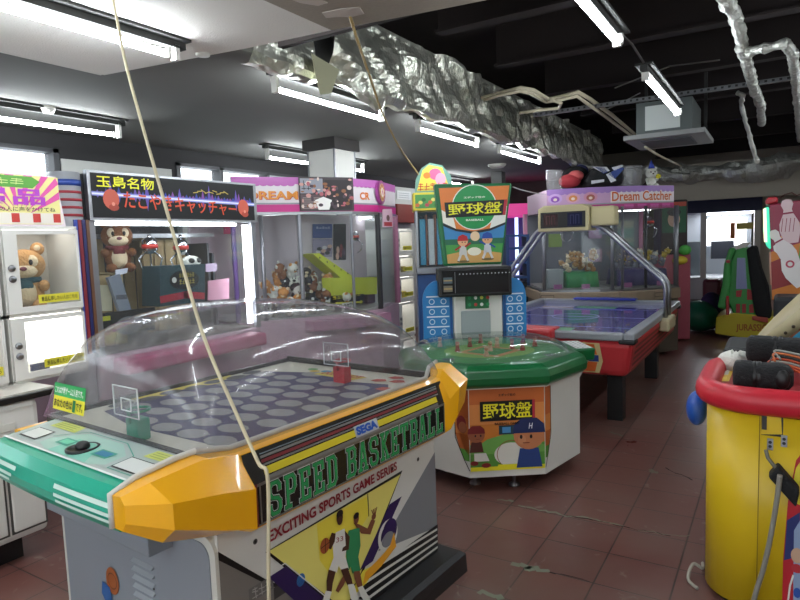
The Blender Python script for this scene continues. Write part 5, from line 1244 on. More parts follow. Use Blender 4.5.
tag(obj('cushion', b, bevel=.015), 'teal and pale checked cushion standing in the pink crane machine', 'cushion')
b = MB(); q = [(4.308, 1.424), (4.393, 1.43), (4.92, 1.176), (4.8, 1.126)]; YG = mat('lime_yellow_board', '#c7cf3a', .45)
b.extr(PX(-3.56), q, -.14, 0, YG)
for k in range(5): b.disc(PX(-3.56), tuple(Vector(q[0]).lerp(Vector(q[2]), .15+k*.17)), .010, H('#3a3a20'), .002, 8)
tag(obj('prize_slide', b), 'lime yellow slide board slanting down inside the pink crane machine', 'slide')
b = MB(); q = [(4.461, 1.198), (5.238, 1.155), (5.226, 0.981), (4.479, 1.03)]; b.extr(PX(-3.50), q, -.10, 0, YG); tag(obj('prize_tray', b), 'lime yellow tray at the lower end of the slide', 'tray')
b = MB(); q = [(4.402, 1.038), (4.908, 1.011), (4.901, 0.913), (4.395, 0.947)]; b.extr(PX(-3.44), q, -.02, 0, BLACK); Pq = PX(-3.44)
b.scrib(Pq, q[3][0]+.01, q[2][0]-.05, q[3][1]+.055, q[3][1]+.085, 7, H('#d9d23a'), .002)
b.stroke(Pq, [(q[3][0]+.06, q[3][1]+.02), (q[2][0]-.06, q[2][1]+.025)], .018, H('#d9d23a'), .003); a = (q[2][0]-.06, q[2][1]+.026); b.art(Pq, [(a[0], a[1]-.02), (a[0]+.04, a[1]), (a[0], a[1]+.02)], H('#d9d23a'), .0031)
tag(obj('arrow_sign', b), 'black sign with yellow arrow under the yellow tray', 'sign')
random.seed(3)
BL, BRN, OR = mat('black_plush', '#26242a', .9), mat('mid_brown_plush', '#8a5a3c', .9), mat('orange_plush', '#c98a4a', .9)
heap = [(r, k) for r, n in enumerate((9, 8, 8, 7, 5, 3)) for k in range(n)]
for i, (r, k) in enumerate(heap):
    y = 4.0+.08*k+.035*r+random.uniform(-.02, .02); x = -3.84+.50*(y-4.0)-.02*r+random.uniform(-.03, .03); z = zb+.015+r*.068
    x = min(x, -3.45)
    m, m2 = [(FW, BL), (BL, FW), (OR, FC), (FW, OR), (BRN, FW), (BL, FC)][(i*5+r) % 6]
    blob((x, y, z), .19, random.uniform(-60, 20), m, m2, 'plush_toy', 'small black, white or orange plush in the pile under the checked cushion', 'plush pile in the pink crane machine')
b = MB().box(-3.42, -3.405, 4.52, 4.66, .88, .96, FW); b.text(PX(-3.405), '307', (4.53, 4.65, .89, .95), BK, .002, .02); tag(obj('number_card', b), 'white card reading 307 in front of the plush pile', 'card')
b = MB().box(-3.75, -3.6, 5.20, 5.34, .88, 1.12, H('#5a3a44', .6)); tag(obj('prize_box', b, bevel=.004), 'dark floral prize box beside the right post of the pink crane machine', 'box')
claw(-3.75, 5.22, 1.50, 1.79, t2, .9)
# ---------------------------------------------------------------- narrow locker behind
Mz = Matrix.Translation((-3.50, 0, 0))
lk = lockers(Mz, 5.62, 5.96, [.05, .45, .85, 1.13, 1.36, 1.645], 'narrow white prize locker right of the pink crane machine', depth=.4)
for (z0, k) in ((1.145, 'upper'), (.865, 'middle')):
    b = MB().box(-3.62, -3.55, 5.72, 5.90, z0, z0+.09, H('#8a7a3a' if k == 'upper' else '#b8a23a', .6)); tag(obj('prize_box', b, bevel=.004), 'yellow brown prize box in the %s cell of the narrow locker' % k, 'box')
b = MB().box(-5.38, -5.2, 8.45, 9.2, 1.82, 2.12, H('#7a2f20', .6)); tag(obj('wall_board', b, bevel=.01), 'red brown board on the pale wall above the narrow locker', 'board')
b = MB().box(-5.395, -5.385, 8.75, 9.2, 2.22, 2.36, H('#d6d8d6', .5))
for k in range(3): b.stroke(PX(-5.385), [(8.8, 2.25+k*.035), (9.15, 2.25+k*.035)], .008, H('#8d9296'), .002)
tag(obj('wall_notice', b), 'small white notice high on the pale left wall', 'notice')
b = MB(); qq = [(5.091, 1.832), (5.257, 1.836), (5.263, 1.657), (5.079, 1.656)]; b.extr(PX(-3.3), qq, -.01, 0, H('#d8b6c4', .5)); b.rect(PX(-3.3), qq[3][0]+.02, qq[2][0]-.02, qq[3][1]+.01, qq[3][1]+.05, H('#a8323a'), .002)
b.disc(PX(-3.3), ((qq[0][0]+qq[1][0])/2, qq[3][1]+.09), .03, H('#6a4a4a'), .002)
tag(obj('hanging_sign', b), 'small pink sign hanging at the right corner of the pink crane marquee', 'sign')
# ---------------------------------------------------------------- sweets vending stand
fV = frame(-2.86, 5.30, 32)
def VV(): b = MB(); b.M = fV.M.copy(); return b
tv = thing('candy_machine', 'tall sweets vending stand with rounded yellow topper behind the baseball machine', 'vending machine', fV(0, .2, 0), 32)
b = VV().box(-.17, .21, 0, .4, .02, 1.25, H('#2a4f86', .4)); obj('cabinet', b, tv, bevel=.01)
b = VV().box(-.17, .21, .36, .4, 1.25, 1.80, H('#3a5570', .5)).box(-.17, -.15, 0, .36, 1.25, 1.80, STEEL).box(.19, .21, 0, .36, 1.25, 1.80, STEEL); obj('frame', b, tv)
obj('tray', VV().box(-.18, .22, -.05, .1, 1.18, 1.25, STEEL), tv, bevel=.01)
obj('front_glass', VV().box(-.15, .19, .004, .01, 1.25, 1.80, GLASS), tv)
for i in range(4): obj('spiral_column', VV().box(-.13+i*.085, -.075+i*.085, .06, .12, 1.27, 1.72, H('#4aa3c9' if i % 2 == 0 else '#cfd8dc', .5)), tv)
for i in range(3): obj('divider', VV().box(-.07+i*.085, -.055+i*.085, .04, .3, 1.26, 1.76, H('#8a5a4a', .5)), tv)
b = VV().box(-.19, .22, -.04, .3, 1.80, 1.97, H('#d2c23c', .45)); Pn = PY(-.04)
b.rect(Pn, -.17, .2, 1.82, 1.95, H('#4c8f4a', .5), .002)
for k in range(12): b.disc(Pn, (-.15+(k*.031), 1.85+.05*((k*7) % 3)/2), (.022, .018), [H('#c96a3a'), H('#d8cf6a'), H('#2f6a3a'), H('#b04a58')][k % 4], .003+.0002*k, 8)
obj('price_header', b, tv)
b = VV(); arch = [(-.17, 1.97), (.20, 1.97), (.18, 2.12), (.10, 2.22), (-.02, 2.25), (-.10, 2.20), (-.155, 2.10)]
b.extr(Pn, arch, -.08, 0, H('#6a9a8a', .4)); b.art(Pn, [(-.15, 1.985), (.17, 1.985), (.10, 2.20), (-.03, 2.23), (-.09, 2.18)], H('#e0d24a', .4), .003)
b.disc(Pn, (.03, 2.14), (.06, .055), H('#d0628c'), .004); b.disc(Pn, (.08, 2.09), (.05, .06), H('#e2a0b4'), .0045); b.disc(Pn, (-.05, 2.13), (.035, .03), H('#d9822c'), .005)
b.scrib(Pn, -.14, .15, 1.99, 2.055, 5, H('#c02c2c'), .006)
obj('topper', b, tv)
# ---------------------------------------------------------------- big far crane machine
fD = frame(-1.75, 7.78, 31.6)
def DD(): b = MB(); b.M = fD.M.copy(); return b
td = thing('crane_machine', 'large bowed crane machine lettered Dream Catcher behind the air hockey table', 'crane machine', fD(0, .6, 0), 31.6)
def bow(w, d, n=8, y0=0.0): return [(-w+2*w*i/n, y0-d*(1-(2*i/n-1)**2)) for i in range(n+1)]
def slab_(b, pts, depth, z0, z1, m): b.prism(pts+[(pts[-1][0], depth), (pts[0][0], depth)], z0, z1, m)
b = DD(); slab_(b, bow(.84, .25), 1.15, .05, .70, H('#5d5348', .5)); obj('base_cabinet', b, td)
b = DD(); slab_(b, bow(.87, .30), 1.15, .70, .83, H('#9c8a76', .45)); led = obj('control_ledge', b, td, bevel=.012)
b = DD(); bp = bow(.87, .30)
for i in range(0, 8, 2):
    a, c_ = Vector(bp[i]+(0,)), Vector(bp[i+2]+(0,)); P = PG(bp[i]+(0,), bp_d := (bp[i+1][0]-bp[i][0], bp[i+1][1]-bp[i][1], 0), (0, 0, 1))
    b.rect(P, .005, .008, .71, .82, BK, .012); b.stroke(P, [(.02, .745), (.18, .745), (.18, .79), (.02, .79), (.02, .745)], .006, H('#4a3f38'), .012) if i % 6 == 0 else None
obj('ledge_print', b, led)
obj('ledge_band', (lambda q: (slab_(q, bow(.85, .28), 1.14, .83, .85, STEEL), q)[1])(DD()), td)
b = DD(); slab_(b, bow(.80, .24), 1.12, .85, .862, H('#8d8a88', .5)); obj('floor_panel', b, td)
b = DD(); gp = bow(.81, .26)
for a, c_ in zip(gp, gp[1:]): b.loft([[(a[0], a[1], .86), (c_[0], c_[1], .86), (c_[0], c_[1]+.005, .86), (a[0], a[1]+.005, .86)], [(a[0], a[1], 1.83), (c_[0], c_[1], 1.83), (c_[0], c_[1]+.005, 1.83), (a[0], a[1]+.005, 1.83)]], GLASS)
obj('front_glass', b, td)
for x, y, r, m in ((-.81, .0, .025, SILV), (.81, .0, .03, SILV), (-.06, -.25, .022, SILV), (.06, -.25, .018, SILV), (.36, -.19, .018, H('#3a3a3e', .3)), (.81, 1.1, .03, PK2), (-.81, 1.1, .03, PK2)): obj('post', DD().lathe([(r, .85), (r, 1.83)], m, 10, (x, y, 0)), td)
obj('back_wall', DD().box(-.81, .81, 1.10, 1.12, .86, 1.83, H('#6d7078', .6)), td)
obj('centre_divider', DD().box(.0, .012, -.2, 1.10, .86, 1.80, GLASS), td)
b = DD(); slab_(b, bow(.77, .20), 1.12, 1.81, 2.07, H('#c7a6bc', .4)); mqd = obj('marquee', b, td)
def PM(a, z, o=0):
    z -= .03; a *= .975     # bowed marquee surface, a from -.79 to .79
    return (a, -.20*(1-(a/.79)**2)-.002-o, z)
b = DD(); n = 24
for i in range(n):
    a0, a1 = -.79+1.58*i/n, -.79+1.58*(i+1)/n
    for z0, z1, m in ((1.83, 1.895, H('#b02a78', .35)), (1.895, 1.91, H('#8d8f96', .3)), (2.05, 2.10, H('#9a72b8', .4)), (1.91, 2.05, H('#e6d8dc', .4) if i > 10 else H('#c69ac0', .4))): b.poly([PM(a0, z0, .008), PM(a1, z0, .008), PM(a1, z1, .008), PM(a0, z1, .008)], m)
    b.disc(PM, ((a0+a1)/2, 2.045), (.035, .02), H('#9a72b8', .4), .010, 10)
for i, x in enumerate((-.70, -.50, -.30)):
    b.disc(PM, (x, 1.985), (.08, .06), [H('#c9a4d6'), H('#d7a2b6'), H('#cf8fa8')][i], .011, 18); b.disc(PM, (x, 1.98), (.05, .038), [H('#8a4ab0'), H('#d98a4a'), H('#a85a4a')][i], .012, 14); b.disc(PM, (x, 1.975), (.022, .018), H('#ecd9c4'), .013, 10)
for i in range(4): b.rect(PM, .10+i*.17, .22+i*.17, 1.84, 1.885, H('#d04fa0', .35), .011)
b.text(PM, 'Dream Catcher', (-.06, .76, 1.918, 2.045), H('#f3e7da'), .012, .05); b.text(PM, 'Dream Catcher', (-.05, .75, 1.925, 2.038), H('#cf5a26', .4), .014, .02)
obj('marquee_print', b, mqd)
obj('light_strip', DD().box(-.7, -.1, .5, .53, 1.80, 1.82, LED), td); obj('light_strip', DD().box(.1, .7, .5, .53, 1.80, 1.82, LED), td)
for x in (-.45, .62): 
    c_ = fD(x, .35, 0); claw(c_[0], c_[1], 1.55, 1.82, td, 1.1)
# cloth covered prize boxes and plush piles
def cloth_box(x0, x1, y0, y1, h, m, label):
    b = DD(); n = 18; rings = []
    for z, k in ((.864, 1.0), (.864+h*.5, .96), (.864+h, .93)):
        ring = []
        for s in range(4*n):
            side, f_ = divmod(s, n); f_ /= n
            px, py = [(-1+2*f_, -1), (1, -1+2*f_), (1-2*f_, 1), (-1, 1-2*f_)][side]
            wv = 1+.05*sin(s*2.1)*(1-(z-.864)/h*.7)
            ring.append(((x0+x1)/2+px*(x1-x0)/2*k*wv, (y0+y1)/2+py*(y1-y0)/2*k*wv, z))
        rings.append(ring)
    b.loft(rings, m, smooth=True); return tag(obj('cloth_covered_box', b), label, 'box')
cloth_box(-.52, -.12, .05, .45, .19, mat('green_satin', '#3f9a5c', .45), 'box draped in green satin under the tan plush pile')
cloth_box(.12, .74, .05, .50, .20, mat('violet_satin', '#4a4478', .45), 'long box draped in violet satin under grey and yellow plush')
random.seed(11)
GYP, YLP = mat('grey_plush', '#8d8d9a', .9), mat('yellow_plush', '#d6b84a', .9)
for i in range(18):
    r = i//9; c_ = fD(-.46+(i % 5)*.075+r*.04, .10+((i % 9)//5)*.13+.04*r, 1.06+r*.09+.02*((i*3) % 4))
    blob(c_, .15, random.uniform(-140, -40), FT if i % 3 else FC, FC, 'plush_toy', 'small tan and cream plush in the pile on the green satin box', 'tan plush pile in the Dream Catcher machine')
for i in range(20):
    r = i//10; c_ = fD(.16+(i % 7)*.085+r*.03, .10+((i % 10)//7)*.14+.03*r, 1.07+r*.09+.015*((i*3) % 4))
    m = [GYP, FW, YLP, GYP, YLP, FW][(i*2+i % 7) % 6] if (i % 7) > 1 else GYP
    blob(c_, .15, random.uniform(-140, -40), m, FC, 'plush_toy', 'small grey, white or yellow plush in the pile on the violet satin box', 'grey and yellow plush pile in the Dream Catcher machine')
b = DD(); b.box(-.76, -.56, .05, .25, .864, 1.10, H('#a9aeb0', .5)); tag(obj('prize_box', b, bevel=.01), 'pale grey prize box at the left end inside the Dream Catcher machine', 'box')
for i, x in enumerate((-.66, -.35, .16, .60)):
    b = DD(); b.box(x-.05, x+.05, -.06 if abs(x) > .5 else -.16, -.055 if abs(x) > .5 else -.155, .864, .92, H('#b06a9c', .5)); tag(obj('price_card', b), 'small mauve price card standing low at the glass of the Dream Catcher machine', 'card', 'mauve price cards in the Dream Catcher machine')
for i, (x, z, m) in enumerate(((-.40, 1.45, '#7f9a4a'), (.16, 1.55, '#b884b4'), (.16, 1.22, '#c79ab0'), (.30, 1.6, '#8a93b0'))):
    b = DD(); b.box(x-.09, x+.09, 1.06, 1.09, z-.09, z+.09, H(m, .6)); tag(obj('display_panel', b), ['olive', 'lilac', 'rose', 'slate blue'][i]+' display panel on the back wall inside the Dream Catcher machine', 'panel')
# things on its roof
def tub(x, y, r, h, label, m=CLEARP):
    b = DD(); b.lathe([(r*.88, 2.072), (r, 2.072+h)], m, 20, (x, y, 0)); b.faces = 0
    b.f = [f for f in b.f if len(f) == 4]; b.m = b.m[:len(b.f)]; b.sm = b.sm[:len(b.f)]
    b.tube([(x+r*cos(a*pi/10), y+r*sin(a*pi/10), 2.072+h) for a in range(20)], .006, CLEARP, 5, closed=True)
    return tag(obj('plastic_tub', b), label, 'tub')
tub(-.64, .15, .10, .24, 'clear plastic tub at the left end on the Dream Catcher roof'); tub(.30, .12, .13, .25, 'clear plastic tub between backpack and white plush on the roof')
b = DD(); b.ell((-.42, .25, 2.19), (.14, .12, .085), H('#a8323a', .8)); b.ell((-.34, .25, 2.25), (.10, .10, .07), H('#c45a5a', .8)); tag(obj('soft_parcel', b), 'red padded bundle beside the left clear tub on the roof', 'parcel')
b = DD(); b.ell((-.30, .4, 2.27), (.17, .10, .12), SOFTB); b.ell((-.22, .45, 2.33), (.10, .08, .08), H('#3a3f6a', .8)); tag(obj('black_bag', b), 'black bag with violet patch behind the red bundle', 'bag')
bt = thing('backpack', 'large black, blue and white backpack lying on the Dream Catcher roof', 'bag', fD(.02, .2, 2.072), 31.6)
b = DD(); b.loft([[(-.22, .1, 2.104), (.20, .1, 2.104), (.20, .42, 2.104), (-.22, .42, 2.104)], [(-.25, .08, 2.2), (.22, .08, 2.2), (.22, .44, 2.2), (-.25, .44, 2.2)], [(-.10, .12, 2.36), (.18, .12, 2.36), (.18, .40, 2.36), (-.10, .40, 2.36)]], SOFTB); obj('bag_body', b, bt, bevel=.05, seg=3)
Pk2 = PY(.07)
b = DD()
for pts, m in (([(-.20, 2.34), (-.02, 2.33), (.02, 2.28), (-.06, 2.26)], H('#dfe3ea')), ([(-.16, 2.33), (-.05, 2.32), (0, 2.27), (-.05, 2.25)], H('#28458f')), ([(-.02, 2.24), (.03, 2.26), (.10, 2.16), (.04, 2.14)], H('#dfe3ea')),
               ([(.0, 2.24), (.15, 2.33), (.20, 2.30), (.08, 2.18)], H('#28458f')), ([(.05, 2.32), (.17, 2.35), (.19, 2.33), (.08, 2.28)], H('#dfe3ea')), ([(-.20, 2.17), (-.05, 2.18), (-.05, 2.15), (-.2, 2.13)], H('#cfd3da'))): b.extr(Pk2, pts, -.01, .012, m)
obj('colour_panels', b, bt)
cc = fD(.56, .14, 2.072)
pw = plush(cc, .27, -62, FW, FW, label='white plush with blue pointed hat and yellow flower on the Dream Catcher roof')
b = MB(); b.lathe([(.045, cc[2]+.225), (.02, cc[2]+.28), (.002, cc[2]+.33)], H('#2a3fa0', .6), 14, (cc[0], cc[1], 0)); obj('pointed_hat', b, pw)
b = MB(); q = fD(.60, .03, 2.19); b.ell(q, (.03, .03, .03), H('#e0d23a', .7)); obj('yellow_flower', b, pw)
# ---------------------------------------------------------------- machines at the far left, seen between post and scoreboard
fN = frame(-4.0, 10.2, 32)
tn = thing('photo_booth', 'neon lit machine with pink top and blue glow between the grey post and scoreboard', 'arcade machine', fN(0, .4, 0), 32)
def NN(): b = MB(); b.M = fN.M.copy(); return b
obj('cabinet', NN().box(-.2, .9, 0, .8, 0, .9, H('#1c1c24', .5)), tn); obj('back_wall', NN().box(-.2, .9, .7, .8, .9, 1.9, H('#5a5f8a', .5)), tn)
obj('pink_header', NN().box(-.2, .9, -.02, .7, 1.88, 2.1, mat('pink_glow', '#e05aa0', .4, emit='#ff4fa8', es=.3)), tn)
for x, m in ((-.15, ('#5a7aff')), (.10, '#b9c9ff'), (.32, '#6a5aff'), (.6, '#5aa0ff')): obj('neon_tube', NN().box(x, x+.05, -.03, .02, .7, 1.86, mat('neon_'+m[1:], m, .4, emit=m, es=1.6)), tn)
fB2 = frame(-3.02, 8.0, 32); b = MB(); b.M = fB2.M
tb_ = thing('blue_rack', 'dark blue stand with shelves to the left of the Dream Catcher machine', 'rack', fB2(0, .2, 0), 32)
b.box(-.16, -.12, 0, .3, 0, 1.55, H('#1d3a66', .5)).box(.12, .16, 0, .3, 0, 1.55, H('#1d3a66', .5)); obj('upright', b, tb_)
for z in (.95, 1.15, 1.35, 1.52): b = MB(); b.M = fB2.M; b.box(-.12, .12, 0, .3, z, z+.03, H('#274a7a', .5)); obj('shelf', b, tb_)
b = MB(); b.M = fB2.M; b.box(-.12, .12, .0, .3, 0, .9, BLACK); obj('black_base', b, tb_)
# red and pink cabinet just right of Dream Catcher
fR = frame(-1.12, 9.2, 20)
tr_ = thing('prize_machine', 'narrow pink and red prize machine between the Dream Catcher and the bright far booth', 'arcade machine', fR(.1, .3, 0), 20)
def RR(): b = MB(); b.M = fR.M.copy(); return b
obj('cabinet', RR().box(-.25, .12, 0, .6, .02, 1.2, H('#a8505e', .5)), tr_, bevel=.02)
obj('header', RR().box(-.25, .10, .1, .6, 1.2, 1.95, H('#2a1e1e', .5)), tr_, bevel=.02)
b = RR(); Pr = PY(.1); b.rect(Pr, -.23, .08, 1.5, 1.92, H('#1f5a3a'), .002); b.disc(Pr, (-.08, 1.68), (.08, .10), H('#c9a48a'), .004); b.rect(Pr, -.23, .08, 1.86, 1.92, H('#b8462c'), .004); b.disc(Pr, (-.08, 1.78), (.09, .05), BLACK, .005); obj('picture_panel', b, tr_)
b = RR(); b.ell((-.02, .0, 1.12), (.10, .08, .06), H('#d9c23a', .5)); b.ell((.04, -.02, 1.26), (.08, .06, .07), H('#4fae4a', .5)); obj('toy_knob', b, tr_)
# ---------------------------------------------------------------- bright booth at the back
fP = frame(-1.15, 13.2, 8)
tp = thing('photo_booth', 'bright white lit booth with dark blue canopy by the far wall', 'photo booth', fP(.6, .6, 0), 8)
def PP(): b = MB(); b.M = fP.M.copy(); return b
obj('base', PP().box(-.55, .85, 0, 1.2, .06, .62, H('#c9cccf', .4)), tp, bevel=.03); obj('foot_rail', PP().box(-.55, .85, -.05, 0, .12, .2, STEEL), tp)
obj('back_wall', PP().box(-.5, .85, 1.1, 1.2, .62, 2.0, H('#aeb4ba', .5)), tp)
obj('canopy', PP().box(-.6, .9, -.05, 1.2, 1.86, 2.12, H('#22264a', .5)), tp)
for x in (-.55, -.12, .78): obj('post', PP().box(x, x+.1, -.02, .08, .6, 1.88, OFFW), tp)
obj('light_panel', PP().box(.0, .75, .9, .94, 1.2, 1.75, mat('dim_light_panel', '#ffffff', .5, emit='#eef4ff', es=.8)), tp); obj('light_panel', PP().box(.0, .8, .2, .9, 1.83, 1.85, LED), tp)
b = PP(); b.box(-.4, -.1, .5, .9, .62, 1.3, H('#5a636a', .5)); b.box(.1, .5, .6, .8, .95, 1.3, H('#2b303a', .5)); obj('camera_unit', b, tp)
b = PP(); b.box(.38, .46, -.04, -.02, 1.35, 1.65, H('#d9772c', .5)); b.box(.48, .76, -.04, -.02, 1.52, 1.64, H('#cdbb5a', .5)); obj('banner_sticker', b, tp)
obj('coin_door', PP().box(-.05, .2, -.012, 0, .2, .5, H('#6f7478', .4)), tp)
# ---------------------------------------------------------------- dinosaur ride cabinet
yj = 9.55
tj = thing('sit_in_game_cabinet', 'green, black and yellow sit in game cabinet lettered JURASSIC on the yellow base', 'arcade machine', (-.4, 9.9, 0))
def YJ(name, pts, m, d=.6, y=yj, par=None, **k):
    b = MB(); b.extr(PY(y), pts, -d, 0, m); return obj(name, b, par or tj, **k)
YB_ = mat('lemon_base', '#c9b82c', .45)
base = YJ('base', [(-0.725, 0.066), (-0.086, -0.012), (0.04, 0.008), (0.033, 0.332), (-0.507, 0.369), (-0.716, 0.307)], YB_, .8, bevel=.02)
b = MB(); b.text(PY(yj), 'JURASSIC', [(-0.467, 0.106), (-0.1, 0.096), (-0.102, 0.232), (-0.469, 0.218)], H('#a8641c', .4), .006, .03); obj('base_lettering', b, base)
JG = mat('jungle_green', '#3f9a4a', .45)
body = YJ('green_body', [(-0.495, 0.328), (-0.232, 0.336), (-0.293, 1.204), (-0.388, 1.274), (-0.495, 1.236), (-0.541, 1.072), (-0.583, 0.548)], JG, .7, y=yj+.02, bevel=.02)
YJ('side_window', [(-0.474, 0.703), (-0.343, 0.705), (-0.373, 1.125), (-0.468, 1.127)], H('#7d86b0', .3), .03, y=yj-.005, par=body)
b = MB(); Pj = PY(yj+.02)
for pts in ([(-0.471, 0.37), (-0.423, 0.372), (-0.424, 0.496), (-0.473, 0.495)], [(-0.399, 0.372), (-0.351, 0.374), (-0.353, 0.497), (-0.401, 0.496)], [(-0.474, 0.591), (-0.414, 0.592), (-0.403, 0.689), (-0.475, 0.674)], [(-0.342, 0.552), (-0.271, 0.554), (-0.297, 0.69), (-0.344, 0.703)], [(-0.315, 0.375), (-0.256, 0.377), (-0.27, 0.499), (-0.317, 0.485)]): b.art(Pj, pts, H('#a83a3a', .5), .006)
obj('red_patches', b, body)
st = [(-0.701, 0.439), (-0.59, 0.414), (-0.534, 0.774), (-0.55, 1.075), (-0.481, 1.264), (-0.565, 1.266), (-0.622, 1.048), (-0.643, 0.759)]
YJ('front_pillar', st, JG, .25, y=9.5, bevel=.03)
YJ('red_lamp', [(-0.588, 0.347), (-0.551, 0.348), (-0.555, 0.61), (-0.591, 0.61)], H('#b02a2a', .3), .05, y=9.47, bevel=.01)
YJ('red_lamp', [(-0.597, 1.063), (-0.549, 1.062), (-0.549, 1.103), (-0.597, 1.104)], H('#b02a2a', .3), .05, y=9.47, bevel=.01)
YJ('black_hood', [(-0.362, 1.261), (-0.246, 1.284), (-0.183, 0.963), (-0.098, 0.696), (-0.045, 0.295), (-0.231, 0.315), (-0.281, 0.559)], SOFTB, .75, y=yj-.02, bevel=.04)
YJ('red_step', [(-0.277, 0.286), (-0.09, 0.253), (-0.092, 0.32), (-0.278, 0.341)], H('#a8463a', .5), .2, y=yj-.06, bevel=.01)
YJ('white_fin', [(-0.529, 1.265), (-0.41, 1.329), (-0.305, 1.326), (-0.409, 1.235)], H('#c9c4bc', .5), .5, y=yj+.03)
# kiddie ride
tk = thing('kiddie_ride', 'low ride with dark green rounded nose, purple body and maroon seat on the aisle floor', 'ride', (-.95, 10.1, 0))
q = [(-0.986, 0.138), (-0.762, 0.206), (-0.817, 0.499)]
b = MB(); b.ell((q[0][0], 10.15, .24), (.27, .34, .235), mat('bottle_green_vinyl', '#1a6a50', .4), 18, 12); obj('nose', b, tk)
b = MB(); b.ell((q[1][0]-.08, 10.4, .30), (.18, .34, .29), mat('purple_vinyl', '#2f2350', .5), 16, 12); obj('body', b, tk)
b = MB().box(q[2][0]-.15, q[2][0]+.10, 10.35, 10.7, .35, .78, mat('maroon_vinyl', '#5e1a2c', .45)); obj('seat', b, tk, bevel=.05)
# ---------------------------------------------------------------- bowling cabinet
yb = 6.6
tb2 = thing('bowling_game_cabinet', 'pink bowling game cabinet with white pins and glowing teal edge at the right border', 'arcade machine', (.5, 7.0, 0))
bo = [(-0.074, 1.721), (0.163, 1.751), (0.382, 1.771), (0.411, 0.589), (-0.006, 0.57), (-0.018, 1.2), (-0.059, 1.311)]
b = MB(); b.extr(PY(yb), bo, -.7, 0, mat('bowling_pink', '#8a2440', .4)); bod = obj('side_panel', b, tb2, bevel=.01)
b = MB(); Pb2 = PY(yb)
b.art(Pb2, [(-0.051, 1.292), (0.171, 1.368), (0.392, 1.388), (0.405, 0.857), (-0.035, 0.849)], H('#c9782c', .45), .002); b.art(Pb2, [(-0.049, 1.2), (0.097, 1.262), (0.175, 1.197), (0.178, 1.016), (-0.037, 0.942)], H('#8a2a2c', .45), .003); b.art(Pb2, [(0.171, 1.35), (0.356, 1.353), (0.36, 1.195), (0.159, 1.197)], H('#4f9a4a', .45), .003)
b.art(Pb2, [(-0.014, 1.401), (0.167, 1.555), (0.168, 1.52), (0.003, 1.364)], H('#d9903a', .4), .0025)
def pin(cx, cy, s, tilt, m, o, ball=False):
    prof_ = [(0, 1.0), (.09, .97), (.12, .88), (.08, .76), (.10, .66), (.19, .45), (.20, .28), (.13, .0)]
    pts = prof_+[(-x, z) for x, z in prof_[::-1][:-1]]
    c_, s_ = cos(tilt), sin(tilt); R_ = lambda x, z: (cx+s*(x*c_-(z-.5)*s_), cy+s*(x*s_+(z-.5)*c_))
    b.art(Pb2, [R_(x, z) for x, z in pts], m, o); b.art(Pb2, [R_(x, z) for x, z in ((-.105, .70), (.105, .70), (.10, .66), (-.10, .66))], H('#8a2440', .4), o+.001)
p_ = [(0.083, 1.568), (0.042, 1.335)]
WPIN = H('#d0b4b8', .4)
pin(p_[0][0], p_[0][1], .40, .12, WPIN, .006); pin(p_[1][0], p_[1][1], .36, .55, H('#d8cfcf', .4), .010)
p2 = [(0.099, 1.18), (0.076, 1.533)]; pin(p2[0][0], p2[0][1], .44, .5, H('#dcd8d6', .4), .008); b.disc(Pb2, p2[0], .035, H('#b8485c'), .012, 14); b.disc(Pb2, p2[0], .02, H('#dcd8d6'), .013, 12)
for k in range(4): b.stroke(Pb2, [(p2[1][0]-.05+k*.03, p2[1][1]-.06), (p2[1][0]-.04+k*.03, p2[1][1]+.06)], .005, H('#8a2440'), .0085)
obj('pin_print', b, bod)
e_ = [(-0.113, 1.696), (-0.074, 1.712), (-0.051, 1.31), (-0.091, 1.348), (-0.118, 1.496)]
b = MB(); b.extr(PY(yb-.02), [(e_[4][0], e_[4][1])]+[tuple(x) for x in e_[:4]][0:4], -.5, 0, mat('teal_glow', '#4fc9a8', .4, emit='#46e0b4', es=.55)); obj('marquee_edge', b, tb2, bevel=.02)
b = MB(); g4 = [(-0.12, 1.686), (-0.097, 1.694), (-0.083, 1.385), (-0.107, 1.386)]; b.extr(PY(yb-.04), g4, -.4, 0, mat('warm_glow', '#f4f2c0', .4, emit='#f8f6b8', es=1.0)); obj('marquee_light', b, tb2)
b = MB(); b.extr(PY(yb), [(-0.098, 1.723), (-0.005, 1.744), (-0.005, 1.789), (-0.083, 1.794), (-0.106, 1.76)], -.5, 0, H('#b02a34', .4)); obj('red_cap', b, tb2, bevel=.015)
wp = [(0.002, 1.779), (0.048, 1.812), (0.101, 1.826), (0.139, 1.797), (0.184, 1.811)]
b = MB().tube([(x, yb+.1, z) for x, z in wp], .006, H('#4a2a22'), 6); obj('top_wire', b, tb2)
obj('stem', (lambda q: (q.extr(PY(yb+.05), [(-0.067, 1.291), (-0.043, 1.29), (-0.038, 0.984), (-0.054, 0.984)], -.06, 0, H('#d9a890', .4)), q)[1])(MB()), tb2)
obj('lower_cabinet', MB().box(.18, .9, yb+.0, yb+.65, 0, .95, H('#2a2230', .5)), tb2)
b = MB().box(-.02, .30, 6.1, 6.5, .0, .92, H('#1d1f24', .5)); obj('control_console', b, tb2, bevel=.03)
